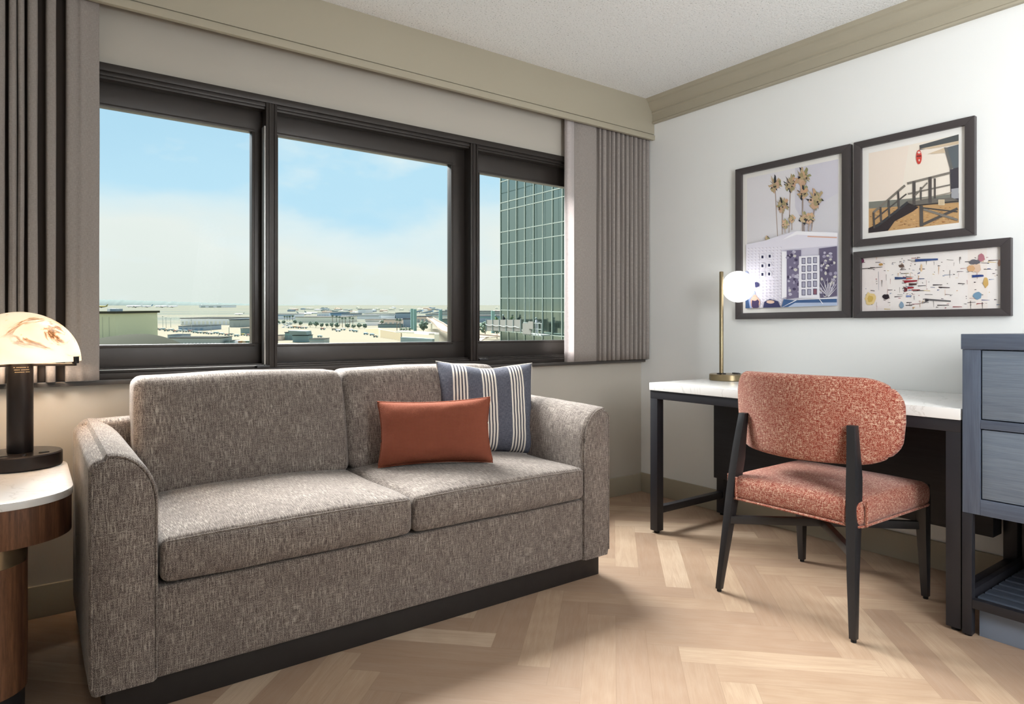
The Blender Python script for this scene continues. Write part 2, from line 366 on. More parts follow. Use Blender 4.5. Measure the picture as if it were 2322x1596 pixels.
def rbox(lo, hi, r, n=(12, 8, 4), fn=None, r3=None):
    """rounded box made of a fine grid; fn moves each point"""
    ax = [axis_pts(lo[i], hi[i], r, n[i]) for i in range(3)]; idx = {}; g = G()
    c = [(lo[i]+hi[i])/2 for i in range(3)]; h = [(hi[i]-lo[i])/2 for i in range(3)]
    def vert(i, j, k):
        key = (i, j, k)
        if key in idx: return idx[key]
        p = [ax[0][i], ax[1][j], ax[2][k]]; inner = [min(max(p[a], lo[a]+r), hi[a]-r) for a in range(3)]
        d = Vector([p[a]-inner[a] for a in range(3)])
        if d.length > 1e-9:
            m_ = max(abs(x) for x in d)
            d = d.normalized()*m_
        q = [inner[a]+d[a] for a in range(3)]
        if fn: q = fn(q, [(p[a]-c[a])/h[a] for a in range(3)])
        idx[key] = len(g.v); g.v.append(tuple(q)); return idx[key]
    nx, ny, nz_ = len(ax[0])-1, len(ax[1])-1, len(ax[2])-1
    def face(a): g.f.append(tuple(a)); g.m.append(0)
    for i in range(nx):
        for j in range(ny):
            face([vert(i, j, 0), vert(i, j+1, 0), vert(i+1, j+1, 0), vert(i+1, j, 0)]); face([vert(i, j, nz_), vert(i+1, j, nz_), vert(i+1, j+1, nz_), vert(i, j+1, nz_)])
    for i in range(nx):
        for k in range(nz_):
            face([vert(i, 0, k), vert(i+1, 0, k), vert(i+1, 0, k+1), vert(i, 0, k+1)]); face([vert(i, ny, k), vert(i, ny, k+1), vert(i+1, ny, k+1), vert(i+1, ny, k)])
    for j in range(ny):
        for k in range(nz_):
            face([vert(0, j, k), vert(0, j, k+1), vert(0, j+1, k+1), vert(0, j+1, k)]); face([vert(nx, j, k), vert(nx, j+1, k), vert(nx, j+1, k+1), vert(nx, j, k+1)])
    return g
def vnoise(x, y, z=0):
    from mathutils import noise as mn
    return mn.noise(Vector((x, y, z)))

# ================================================================== room
XR, YW, ZC = 3.155, 2.905, 2.46
XL, YB = -1.9, -2.4
# floor: herringbone planks .10 x .60 laid at 45 degrees
def build_floor():
    a = Vector((1, -1, 0))/math.sqrt(2); b_ = Vector((1, 1, 0))/math.sqrt(2); P0 = Vector((1.631, 1.477, 0)); w_ = .1; gp = .0002
    bm = bmesh.new(); ul = bm.loops.layers.uv.new('UVMap'); cl = bm.loops.layers.color.new('plank')
    rnd = random.Random(3)
    def plank(i0, j0, di, dj):
        r1, r2, off = rnd.random(), rnd.random(), rnd.random()*9
        cs = [(i0*w_+gp, j0*w_+gp), ((i0+di)*w_-gp, j0*w_+gp), ((i0+di)*w_-gp, (j0+dj)*w_-gp), (i0*w_+gp, (j0+dj)*w_-gp)]
        vs = [bm.verts.new(P0+a*u+b_*v_) for u, v_ in cs]
        xs = [v.co.x for v in vs]; ys = [v.co.y for v in vs]
        if max(xs) < XL or min(xs) > XR or max(ys) < YB or min(ys) > YW:
            for v in vs: bm.verts.remove(v)
            return
        f = bm.faces.new(vs)
        for l, (u, v_) in zip(f.loops, cs):
            uu, vv = (u-i0*w_, v_-j0*w_) if di > dj else (v_-j0*w_, u-i0*w_)
            l[ul].uv = (uu+off, vv+off*.37); l[cl] = (r1, r2, 0, 1)
    R = 70
    for i in range(-R, R):
        for j in range(-R, R):
            k = (i+j) % 12
            if k == 0: plank(i, j, 6, 1)
            if k == 6: plank(i, j, 1, 6)
    for no, pc in (((1, 0, 0), (XR, 0, 0)), ((-1, 0, 0), (XL, 0, 0)), ((0, 1, 0), (0, YW, 0)), ((0, -1, 0), (0, YB, 0))):
        bmesh.ops.bisect_plane(bm, geom=bm.verts[:]+bm.edges[:]+bm.faces[:], plane_co=pc, plane_no=no, clear_outer=True)
    bmesh.ops.recalc_face_normals(bm, faces=bm.faces)
    for f in bm.faces:
        if f.normal.z < 0: f.normal_flip()
    k = len(bm.faces)
    vs = [bm.verts.new(p) for p in ((XL, YB, -.0012), (XR, YB, -.0012), (XR, YW, -.0012), (XL, YW, -.0012))]; f = bm.faces.new(vs); f.material_index = 1
    lo = [bm.verts.new((p.co.x, p.co.y, -.12)) for p in vs]
    for i in range(4):
        f = bm.faces.new((vs[i], lo[i], lo[(i+1) % 4], vs[(i+1) % 4])); f.material_index = 1
    f = bm.faces.new(lo[::-1]); f.material_index = 1
    me = bpy.data.meshes.new('floor'); bm.to_mesh(me); bm.free(); me.materials.append(M['floor']); me.materials.append(M['groove'])
    o = bpy.data.objects.new('floor', me); COL.objects.link(o); tag(o, kind='structure')
build_floor()
tag(box('ceiling', (XL-.15, YB-.15, ZC), (XR+.15, YW+.2, ZC+.12), M['ceiling'], bevel=0), kind='structure')
tag(box('wall_right', (XR, YB-.15, 0), (XR+.15, YW+.2, ZC), M['wall_white'], bevel=0), kind='structure')
tag(box('wall_left', (XL-.15, YB-.15, 0), (XL, YW+.2, ZC), M['wall_white'], bevel=0), kind='structure')
tag(box('wall_back', (XL, YB-.15, 0), (XR, YB, ZC), M['wall_white'], bevel=0), kind='structure')
WX0, WX1, WZ0, WZ1 = -1.0, 2.80, .83, 2.032
g = G()
g.box((XL, YW, 0), (XR, YW+.15, WZ0)); g.box((XL, YW, WZ1), (XR, YW+.15, ZC)); g.box((XL, YW, WZ0), (WX0, YW+.15, WZ1)); g.box((WX1, YW, WZ0), (XR, YW+.15, WZ1))
tag(g.obj('wall_window', M['wall_beige']), kind='structure')
# baseboards
def basebd(name, lo, hi): tag(box(name, lo, hi, M['trim'], bevel=.004), kind='structure')
basebd('baseboard_window', (XL, YW-.014, 0), (XR-.014, YW, .115)); basebd('baseboard_right', (XR-.014, YB, 0), (XR, YW, .12))
basebd('baseboard_left', (XL, YB, 0), (XL+.014, YW-.014, .115)); basebd('baseboard_back', (XL+.014, YB, 0), (XR-.014, YB+.014, .115))
# crown moulding on the right wall
prof = [(XR, 2.313), (XR-.022, 2.313), (XR-.024, 2.322), (XR-.018, 2.328), (XR-.020, 2.372), (XR-.026, 2.378), (XR-.024, 2.388), (XR-.034, 2.396), (XR-.044, 2.408), (XR-.052, 2.424), (XR-.056, 2.436), (XR-.066, 2.442), (XR-.070, 2.452), (XR-.078, ZC), (XR, ZC)]
tag(G().prism(prof, 'y', YB, 2.7935).obj('trim_1', M['trim'], ang=25), kind='structure')
# curtain pelmet board over the window, lower lip proud of the board
g = G(); g.box((XL, 2.794, 2.2495), (XR, 2.812, ZC)); g.box((XL, 2.800, 2.243), (XR, 2.812, 2.2495)); g.box((XL, 2.789, 2.2135), (XR, 2.812, 2.243))
tag(g.obj('trim_2', M['trim'], bevel=.0015), kind='structure')

# ------------------------------------------------------------------ window
wn = empty('window_1', (.9, 2.93, WZ0), kind='structure')
F = M['win_frame']
g = G()
g.box((WX0, 2.885, 2.000), (WX1, 3.00, WZ1-.003)); g.box((WX0, 2.897, 1.985), (WX1, 3.00, 2.003)); g.box((WX0, 2.905, 1.975), (WX1, 3.00, 1.99))
g.box((WX0, 2.885, .842), (WX1, 3.00, .866)); g.box((WX0, 2.900, .866), (WX1, 3.00, .876)); g.box((WX0, 2.915, .876), (WX1, 3.00, .884))
g.box((WX0, 2.885, .842), (WX0+.04, 3.0, WZ1-.003)); g.box((WX1-.04, 2.885, .842), (WX1, 3.0, WZ1-.003))
g.obj('window_frame', F, wn, bevel=.0015)
def sash(x0, x1, gx0, gx1, y0, y1, gz0=.971, gz1=1.882):
    g = G(); z0, z1 = .88, 1.985; e = .004
    g.box((x0, y0, gz1), (x1, y1, z1)); g.box((x0, y0, z0), (x1, y1, gz0)); g.box((x0, y0, gz0), (gx0, y1, gz1)); g.box((gx1, y0, gz0), (x1, y1, gz1))
    s_ = g.obj('sash', F, wn, bevel=.002)
    g = G(); b1 = .012; ya, yb = y0-.006, y0+.004                     # thin glazing bead
    g.box((gx0-b1, ya, gz1), (gx1+b1, yb, gz1+b1)); g.box((gx0-b1, ya, gz0-b1), (gx1+b1, yb, gz0)); g.box((gx0-b1, ya, gz0), (gx0, yb, gz1)); g.box((gx1, ya, gz0), (gx1+b1, yb, gz1))
    g.obj('glazing_bead', F, s_, bevel=.003)
    box('pane', (gx0-.003, (y0+y1)/2-.003, gz0-.003), (gx1+.003, (y0+y1)/2+.003, gz1+.003), M['glass'], s_, bevel=0)
sash(WX0+.04, .824, WX0+.10, .772, 2.95, 2.985)
sash(.84, 1.883, .884, 1.769, 2.952, 2.987, .967, 1.886)
sash(1.93, WX1-.04, 1.946, WX1-.10, 2.95, 2.985, .969, 1.870)
for x0, x1 in ((.815, .862), (1.852, 1.898)):
    ml = G().box((x0, 2.887, .868), (x1, 2.985, 1.9995)).obj('mullion', F, wn, bevel=.002)
    G().box((x0+.012, 2.882, .868), (x0+.02, 2.887, 1.9995)).box((x1-.012, 2.882, .868), (x1-.008, 2.887, 1.9995)).obj('mullion_rib', F, ml, bevel=.001)
box('edge_strip', (.8085, 2.890, .88), (.8145, 2.93, 1.90), M['win_bright'], wn, bevel=.001)
box('edge_strip', (WX0+.04, 2.888, .8765), (.808, 2.900, .8785), M['win_bright'], wn, bevel=0)
for x in (.775, 1.90):
    l_ = box('latch', (x, 2.872, .8665), (x+.052, 2.885, .878), M['black'], wn, bevel=.002)
    for dx in (.014, .036): G().lathe([(.003, 0), (.003, .0012)], (x+dx, 2.878, .878), 10).obj('screw', M['win_bright'], l_)
box('window_sill', (XL+.001, 2.866, .8245), (XR-.001, 2.93, .8418), M['sill'], wn, bevel=.003)

# ------------------------------------------------------------------ curtains
def curtain(name, prof, z0, z1, mats, label, matfn=None, lean=None):
    """prof: list of (x,y); smooth profile swept from z0 to z1"""
    pts = []
    for i in range(len(prof)-1):     # catmull-rom
        p0 = prof[max(i-1, 0)]; p1 = prof[i]; p2 = prof[i+1]; p3 = prof[min(i+2, len(prof)-1)]
        for k in range(5):
            t = k/5
            pts.append(tuple(.5*((2*p1[a])+(-p0[a]+p2[a])*t+(2*p0[a]-5*p1[a]+4*p2[a]-p3[a])*t*t+(-p0[a]+3*p1[a]-3*p2[a]+p3[a])*t**3) for a in (0, 1)))
    pts.append(prof[-1]); nz_ = 26; g = G(); L = len(pts)
    for j in range(nz_+1):
        z = z0+(z1-z0)*j/nz_; tz = j/nz_
        for i, (x, y) in enumerate(pts):
            wob = .0025*vnoise(i*.15, z*2.0, 3)*(1-tz*.4)
            g.v.append((x+wob*1.2, min(max(y+wob, 2.8165), 2.8635), z))
    for j in range(nz_):
        for i in range(L-1):
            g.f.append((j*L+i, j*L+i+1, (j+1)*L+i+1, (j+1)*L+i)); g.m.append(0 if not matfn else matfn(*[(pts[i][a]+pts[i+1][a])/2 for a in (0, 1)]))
    cum = [0]
    for i in range(1, L): cum.append(cum[-1]+math.hypot(pts[i][0]-pts[i-1][0], pts[i][1]-pts[i-1][1]))
    o = g.obj(name, mats, uv=lambda p, n: (p.x*1.6+p.y*2.0, p.z), ang=75)
    md = o.modifiers.new('thickness', 'SOLIDIFY'); md.thickness = .0012; md.offset = 0
    return tag(o, label, 'curtain')
PF, PB = 2.822, 2.862
lp = []
x = -.62
while x < -.10: lp += [(x, PB), (x+.008, PF+.004), (x+.030, PF), (x+.038, PB), (x+.050, PB)]; x += .055
for a, b_ in ((-.090, -.0685), (-.0560, -.036), (-.0310, -.015), (-.0035, .0225), (.0480, .0760)):
    lp += [(a-.003, PB), (a, PF+.008), (a+.006, PF), (b_-.006, PF+.001), (b_, PF+.010), (b_+.002, PB)]
lp += [(.1020, PB), (.1060, PF+.008), (.116, PF+.001), (.135, PF+.003), (.150, PF), (.166, PF+.006), (.186, PF+.010), (.207, PF+.018)]
curtain('curtain', lp, .8445, 2.455, [M['curtain'], base('dark_brown_fold_shade', (58, 50, 45), .95)[0]], 'taupe curtain hanging at the left end of the window in deep vertical folds',
        matfn=lambda x, y: 1 if y > PF+.026 else 0)  # recessed faces coloured dark brown to stand in for fold shade
rp_ = [(2.470, 2.860), (2.474, 2.838), (2.492, 2.832), (2.512, 2.836), (2.540, 2.846), (2.57, 2.836), (2.61, 2.828), (2.65, 2.826), (2.688, 2.828), (2.699, 2.845), (2.706, 2.862)]
x = 2.716; k = 0
while x < 3.12:
    w_ = [.020, .034, .018, .026, .030, .022, .026, .024, .028, .020, .026, .022][k % 12]
    rp_ += [(x, 2.852), (x+.003, 2.834), (x+w_*.45, 2.826), (x+w_*.8, 2.834), (x+w_, 2.856), (x+w_+.006, 2.860)]; x += w_+.013; k += 1
rp_ += [(3.135, 2.836), (3.150, 2.832)]
curtain('curtain', rp_, .8445, 2.455, [M['curtain'], M['lining']], 'pleated taupe curtain with a pale leading edge hanging in the room corner',
        matfn=lambda x, y: 1 if x < 2.53 else 0)

# ================================================================== sofa
SF = M['sofa']
sofa = empty('sofa', (1.04, 2.38, 0), 'two seat grey tweed sofa with rounded arms standing on a dark plinth under the window', 'sofa')
AX0, AX1, BX0, BX1 = .122, .281, 1.817, 1.966
YF, YBK = 1.985, 2.775
box('plinth', (.16, 2.02, 0), (1.935, 2.74, .093), M['plinth'], sofa, .003)
def armprof(x_out, x_in, zt):
    s_ = 1 if x_in > x_out else -1; w_ = abs(x_in-x_out); pts = [(x_out+s_*.006, .088), (x_out, .11)]
    pts += [(x_out, zt-.26)]
    for k in range(7): t = k/6*math.pi/2; pts.append((x_out+s_*(.034-.034*math.cos(t)), zt-.045+.032*math.sin(t)))
    for k in range(11): t = math.pi/2*(1-k/10); pts.append((x_out+s_*(w_-.118+.118*math.cos(t)), zt-.135+.135*math.sin(t)))
    pts += [(x_in, .34), (x_in, .11), (x_in-s_*.004, .088)]
    return pts
def arm(x_out, x_in):
    ys = [YF, YF+.004, YF+.013, YF+.03]+[YF+.03+(YBK-.06-YF)*i/12 for i in range(1, 13)]+[YBK-.008, YBK]
    g = G(); pr = armprof(x_out, x_in, .706); n = len(pr); cx_ = sum(p[0] for p in pr)/n
    for y in ys:
        t = (y-YF)/(YBK-YF); e = min(y-YF, YBK-y); ins = max(0, .012-e)*.9
        lift = .012*math.sin(min(1, t*1.3)*math.pi/2)
        for (x, z) in pr:
            dx = (cx_-x)/.08*ins; zz = z-(ins if z > .5 else -ins*.0)
            zz += lift*max(0, (z-.55)/.15)+.003*vnoise(x*6, y*7, z*5)
            g.v.append((x+dx+.0015*vnoise(x*9, y*9, z*9), y, zz))
    for j in range(len(ys)-1):
        for i in range(n): k = (i+1) % n; g.f.append((j*n+i, j*n+k, (j+1)*n+k, (j+1)*n+i)); g.m.append(0)
    g.f.append(tuple(range(n))); g.m.append(0); g.f.append(tuple(range(len(ys)*n-1, (len(ys)-1)*n-1, -1))); g.m.append(0)
    a_ = g.obj('arm', SF, sofa, ang=50)
    path = [(x+(cx_-x)*.08, YF+.001, z-(.004 if z > .5 else 0)) for x, z in pr if z > .10]
    G().tube([(p[0], p[1], p[2]) for p in path], .0026, 6).obj('piping', SF, a_)
    return a_
arm(AX0, AX1); arm(BX1, BX0)
def softn(q, amp): return amp*vnoise(q[0]*5, q[1]*5, q[2]*5)
g = rbox((AX1-.01, 1.995, .088), (BX0+.01, 2.60, .335), .012, (20, 6, 5)); g.obj('base_rail', SF, sofa, ang=50)
g = rbox((AX0+.012, 2.66, .088), (BX1-.012, YBK+.005, .715), .03, (24, 3, 8), lambda q, u: [q[0], q[1], q[2]+softn(q, .004)]); g.obj('back_frame', SF, sofa, ang=50)
def seatc(x0, x1):
    def fn(q, u):
        crown = .026*(1-abs(u[0])**3)*(1-abs(u[1])**4)*(1 if u[2] > .2 else 0)
        belly = -.010*(1-abs(u[0])**4)*(1-u[2]**2) if u[1] < -.9 else 0
        sag = -.004*(1-abs(u[0])**2) if u[2] < -.9 else 0
        return [q[0]+softn(q, .002), q[1]+belly, q[2]+crown+sag+softn(q, .004)]
    s_ = rbox((x0, 1.972, .345), (x1, 2.62, .468), .024, (16, 14, 5), fn).obj('seat_cushion', SF, sofa, ang=60)
    G().tube([(x0+.012+(x1-x0-.024)*i/14, 1.9765-.006*(1-abs(i/7-1)**4), .459+.014*(1-abs(i/7-1)**3)*.5) for i in range(15)], .0022, 6).obj('piping', SF, s_)
seatc(AX1+.003, 1.038); seatc(1.042, BX0-.002)
def backc(x0, x1):
    def fn(q, u):
        z = q[2]; lean = (z-.45)*.23
        belly = -.022*(1-abs(u[0])**3)*(1-abs(u[2])**3) if u[1] < 0 else 0
        topc = .008*(1-abs(u[0])**2)*(1 if u[2] > .9 else 0)
        return [q[0]+softn(q, .003)+(.006*u[0]*(1-u[2]**2)), q[1]+lean+belly, z+topc+softn(q, .003)]
    b_ = rbox((x0, 2.50, .46), (x1, 2.665, .862), .035, (16, 4, 10), fn).obj('back_cushion', SF, sofa, ang=60)
backc(AX1+.010, 1.040); backc(1.044, BX0-.012)

# ------------------------------------------------------------------ throw pillows
def pillow(name, w_, h_, T, mat, loc, rx, ry, rz, label, square=True, pipe=None, dent=0, nu=36, nv=30):
    g = G(); uvs = []
    def P(u, v, sgn):
        pin = .072
        x = w_/2*u*(1-pin*(1-v*v)*abs(u)**2); y = h_/2*v*(1-pin*1.3*(1-u*u)*abs(v)**2)
        ed = max(0, (1-u**4)*(1-v**4)); t = T/2*ed**.55
        wr = .5*vnoise(u*3.2+loc[0]*7, v*3.2, sgn)*.012*ed+.004*vnoise(u*8, v*8, loc[0])*ed
        if dent and v > 0: y -= dent*math.exp(-(u*2.6)**2)*v**3; t *= 1-.25*math.exp(-(u*3)**2)*max(0, v)**2
        return (x, -(t+wr)*sgn, y)
    for sgn in (1, -1):
        k = len(g.v)
        for j in range(nv+1):
            for i in range(nu+1):
                u = math.sin((i/nu*2-1)*math.pi/2*.96)/math.sin(math.pi/2*.96); v = math.sin((j/nv*2-1)*math.pi/2*.96)/math.sin(math.pi/2*.96)
                g.v.append(P(u, v, sgn))
        for j in range(nv):
            for i in range(nu):
                a = k+j*(nu+1)+i; f = (a, a+1, a+nu+2, a+nu+1); g.f.append(f if sgn > 0 else f[::-1]); g.m.append(0)
    me_uv = (lambda p, n: ((p.x-0)/w_+.5, p.z/h_+.5)) if mat is M['navy'] else (lambda p, n: (p.x, p.z))
    z0 = min(p[2] for p in g.v); g.v.append((0, 0, 0)); g.v.pop()
    R = Matrix.Translation(loc) @ Matrix.Rotation(rz, 4, 'Z') @ Matrix.Rotation(rx, 4, 'X') @ Matrix.Rotation(ry, 4, 'Y')
    ORG['_tmp'] = Vector((0, 0, 0))
    class _P: name = '_tmp'
    # build around the pillow's own centre so the cloth pattern follows it
    me_o = G(); me_o.v = g.v; me_o.f = g.f; me_o.m = g.m
    xs = [p[0] for p in g.v]
    o = me_o.obj(name, mat, None, uv=me_uv, ang=80, merge=True)
    off = o.location.copy(); o.matrix_world = R @ Matrix.Translation(off)
    ORG[o.name] = off
    if pipe:
        path = []
        nn = 24
        for i in range(nn): path.append(P(-1+2*i/nn, -1, 1))
        for i in range(nn): path.append(P(1, -1+2*i/nn, 1))
        for i in range(nn): path.append(P(1-2*i/nn, 1, 1))
        for i in range(nn): path.append(P(-1, 1-2*i/nn, 1))
        G().tube([(p[0]*1.004, 0, p[2]*1.004) for p in path], .0034, 7, closed=True).obj('piping', pipe, o)
    return tag(o, label, 'pillow')
pillow('throw_pillow', .455, .425, .17, M['navy'], (1.672, 2.475, .672), -.26, .035, -.33, 'slate blue square pillow with groups of white stripes leaning in the sofa corner', pipe=M['cream_piping'], dent=.012)
pillow('throw_pillow', .452, .258, .125, M['orange'], (1.310, 2.308, .620), -.18, -.035, -.57, 'rust orange rectangular pillow in front of the striped pillow on the sofa', pipe=M['orange'], nu=40, nv=26)

# ================================================================== side table + lamp
def rrect(x0, x1, y0, y1, r, n=10):
    pts = []
    for cx_, cy_, a0 in ((x1-r, y0+r, -90), (x1-r, y1-r, 0), (x0+r, y1-r, 90), (x0+r, y0+r, 180)):
        for k in range(n+1): t = math.radians(a0+90*k/n); pts.append((cx_+r*math.cos(t), cy_+r*math.sin(t)))
    return pts
stb = empty('side_table', (-.17, 2.44, 0), 'walnut side table with rounded white stone top left of the sofa', 'side table')
TX0, TX1, TY0, TY1 = -.44, .1015, 2.098, 2.775
G().prism(rrect(TX0, TX1, TY0, TY1, .16, 14), 'z', .569, .590).obj('table_top', M['quartz'], stb, bevel=.003)
ap = rrect(TX0+.004, TX1-.004, TY0+.004, TY1-.004, .157, 14)
perim = {}
G().prism(ap, 'z', .468, .5688).obj('apron', M['walnut'], stb, bevel=.001, uv=lambda p, n: (p.x+p.y*.8, p.z))
cp = rrect(-.34, -.004, 2.118, 2.70, .10, 12)
G().prism(cp, 'z', .078, .413).obj('pedestal', M['walnut'], stb, uv=lambda p, n: (p.x+p.y*.8, p.z))
G().prism(rrect(-.339, -.005, 2.119, 2.699, .10, 12), 'z', .413, .468).obj('metal_band', M['dull_brass'], stb)
G().prism(rrect(-.334, -.010, 2.124, 2.694, .10, 12), 'z', 0, .078).obj('base', M['black'], stb)
LX, LY, LZ = -.024, 2.638, .5905
tl = empty('table_lamp', (LX, LY, LZ), 'mushroom table lamp with glowing alabaster dome on the walnut side table', 'table lamp')
G().lathe([(.110, 0), (.1135, .003), (.1135, .042), (.110, .046), (.0, .046)], (LX, LY, LZ), 64).obj('base', M['bronze'], tl)
pole = G().lathe([(.034, .046), (.0352, .05), (.0352, .350), (.030, .352)], (LX, LY, LZ), 40).obj('stem', M['bronze'], tl)
g = G()
for r_ in range(3):
    for k in range(16):
        if (k*7+r_*5) % 11 == 3: continue
        t0 = math.radians(-118+r_*3+k*4.2); t1 = t0+math.radians(3); z = LZ+.318-r_*.0075; rr = .0356
        g.add([(LX+rr*math.cos(t0), LY+rr*math.sin(t0), z), (LX+rr*math.cos(t1), LY+rr*math.sin(t1), z), (LX+rr*math.cos(t1), LY+rr*math.sin(t1), z+.0022), (LX+rr*math.cos(t0), LY+rr*math.sin(t0), z+.0022)], [(0, 1, 2, 3)])
g.obj('warning_print', M['label'], pole)
dome = []
for k in range(22): t = math.pi/2*k/21; dome.append((.165*math.cos(t), .336+.160*math.sin(t)))
inner = [(max(0, r-.008), max(.336, z-.008)) for r, z in dome[::-1]]
G().lathe([(p[0] if p[0] > 1e-4 else 0.00001, p[1]) for p in dome+inner], (LX, LY, LZ), 64, cap=False).obj('lamp_shade', M['alabaster'], tl, ang=60)
g = G(); br = Vector((math.cos(-YAW), math.sin(-YAW)))
def radial_box(g, ang, r0, r1, hw, z0, z1):
    c_, s_ = math.cos(ang), math.sin(ang); vs = []
    for z in (z0, z1):
        for r, t in ((r0, -hw), (r1, -hw), (r1, hw), (r0, hw)): vs.append((LX+r*c_-t*s_, LY+r*s_+t*c_, LZ+z))
    g.add(vs, [(0, 3, 2, 1), (4, 5, 6, 7), (0, 1, 5, 4), (1, 2, 6, 5), (2, 3, 7, 6), (3, 0, 4, 7)])
for q, a_ in enumerate((-.50, -.50+2.094, -.50-2.094)):
    g = G(); radial_box(g, a_, .034, .166, .006, .322, .330); radial_box(g, a_, .160, .1705, .0115, .330, .352)
    g.obj('bracket', M['bronze'], tl, bevel=.0008)
bl = bpy.data.lights.new('lamp_bulb', 'POINT'); bl.energy = 4.5; bl.shadow_soft_size = .04; bl.color = (1, .93, .84); bo = bpy.data.objects.new('lamp_bulb', bl); COL.objects.link(bo); bo.location = (0, 0, .40); bo.parent = tl
for dx, dy in ((.062, -.045), (-.045, -.06)): box('outlet', (LX+dx-.014, LY+dy-.010, LZ+.0462), (LX+dx+.014, LY+dy+.010, LZ+.0485), M['socket'], tl, .001)
G().lathe([(.007, .0462), (.006, .051), (.0001, .052)], (LX+.01, LY-.085, LZ), 16).obj('switch', M['bronze'], tl)

# ================================================================== desk
desk = empty('desk', (2.85, 1.59, 0), 'black framed desk with white marble top against the right wall', 'desk')
G().box((2.542, .899, .7225), (XR-.003, 2.286, .7605)).obj('desk_top', M['quartz'], desk, bevel=.002)
T_ = .046
g = G(); zt = .722
g.box((2.548, .899, zt-.042), (2.548+T_, 2.284, zt)); g.box((3.09, .899, zt-.042), (3.136, 2.284, zt)); g.box((2.548+T_, .899, zt-.042), (3.09, .899+T_, zt)); g.box((2.548+T_, 2.284-T_, zt-.042), (3.09, 2.284, zt))
g.obj('top_frame', M['black_metal'], desk, bevel=.0015)
for x0 in (2.548, 3.09):
    for y0 in (.899, 2.284-T_):
        l_ = box('leg', (x0, y0, .012), (x0+T_, y0+T_, zt-.042), M['black_metal'], desk, .0015)
        G().lathe([(.014, 0), (.014, .012)], (x0+T_/2, y0+T_/2, 0), 16).obj('glide', M['rubber'], l_)
for y0 in (.905, 2.284-T_+.006): box('stretcher', (2.548+T_, y0, .098), (3.09, y0+.034, .132), M['black_metal'], desk, .0015)
box('drawer_box', (3.0, .949, .226), (3.088, 2.236, .680), M['black_wood'], desk, .002)

# ------------------------------------------------------------------ desk lamp
DX, DY, DZ = 2.995, 2.143, .7608
dl = empty('desk_lamp', (DX, DY, DZ), 'slim brass desk lamp with glowing white globe on the marble desk', 'desk lamp')
G().lathe([(.092, 0), (.095, .003), (.095, .030), (.092, .033), (.0001, .033)], (DX, DY, DZ), 64).obj('base', M['brass'], dl)
rx_, ry_ = math.cos(-YAW), math.sin(-YAW)
PX, PY = DX-.034*rx_, DY-.034*ry_
G().lathe([(.0105, .033), (.0105, .575), (.009, .577)], (PX, PY, DZ), 20).obj('pole', M['brass'], dl)
G().lathe([(.024, .033), (.024, .037), (.014, .039)], (PX, PY, DZ), 24).obj('collar', M['bronze'], dl)
GX, GY, GZ = DX+.060*rx_-.006, DY+.060*ry_, 1.2575
G().sphere((GX, GY, GZ), .083, 48, 24).obj('globe', M['globe'], dl)
G().tube([(PX, PY, 1.248), (PX+.016*rx_, PY+.016*ry_, 1.2485)], .005, 10).obj('globe_arm', M['brass'], dl)
for dx, dy in ((.03, -.035), (.052, -.012)): box('outlet', (DX+dx-.012, DY+dy-.014, DZ+.033), (DX+dx+.012, DY+dy+.014, DZ+.0385), M['socket'], dl, .001)

# ================================================================== chair
ch = empty('desk_chair', (2.47, 1.345, 0), 'rust bouclé dining chair with black wooden frame pulled up to the desk', 'chair')
ch['label'] = 'rust tweed upholstered chair with black wooden legs pulled up to the desk'
CF, BK = M['chair_fab'], M['black']
CY = 1.345
def rleg(sg):      # rear leg, kinked profile
    def y(dz): return CY+sg*dz
    secs = []
    for z, x0, x1, dy, hw in ((.010, 2.180, 2.203, .262, .0105), (.05, 2.183, 2.209, .2595, .0112), (.20, 2.199, 2.233, .248, .0135), (.37, 2.218, 2.263, .2375, .0160), (.46, 2.229, 2.280, .232, .0162), (.52, 2.238, 2.290, .228, .0160), (.565, 2.245, 2.291, .225, .0155), (.64, 2.258, 2.292, .219, .0148), (.700, 2.268, 2.296, .213, .0142)):
        secs.append((x0, x1, y(dy)-hw, y(dy)+hw, z))
    l_ = G().loft(secs).obj('rear_leg', BK, ch, bevel=.0015, ang=25)
    G().lathe([(.009, 0), (.009, .010)], (2.191, y(.262), 0), 14).obj('glide', M['rubber'], l_)
rleg(-1); rleg(1)
def fleg(sg):
    secs = []
    for z, x0, x1, dy, hw in ((.010, 2.756, 2.780, .250, .0115), (.10, 2.748, 2.779, .249, .0135), (.25, 2.736, 2.777, .247, .0170), (.375, 2.728, 2.775, .245, .0205), (.44, 2.732, 2.770, .243, .020)):
        yc = CY+sg*dy; secs.append((x0, x1, yc-hw, yc+hw, z))
    l_ = G().loft(secs).obj('front_leg', BK, ch, bevel=.0015, ang=25)
    G().lathe([(.009, 0), (.009, .010)], (2.768, CY+sg*.250, 0), 14).obj('glide', M['rubber'], l_)
fleg(-1); fleg(1)
def bar(p, q, hw, z0, z1):
    p = Vector(p); q = Vector(q); d = (q-p).normalized(); n = Vector((-d.y, d.x))*hw; g = G(); vs = []
    for z in (z0, z1): vs += [(p.x-n.x, p.y-n.y, z), (q.x-n.x, q.y-n.y, z), (q.x+n.x, q.y+n.y, z), (p.x+n.x, p.y+n.y, z)]
    return g.add(vs, [(0, 3, 2, 1), (4, 5, 6, 7), (0, 1, 5, 4), (1, 2, 6, 5), (2, 3, 7, 6), (3, 0, 4, 7)])
bar((2.225, CY+.236), (2.745, CY-.236), .011, .268, .298).obj('stretcher', BK, ch, bevel=.002)
bar((2.225, CY-.236), (2.745, CY+.236), .011, .267, .297).obj('stretcher', BK, ch, bevel=.002)
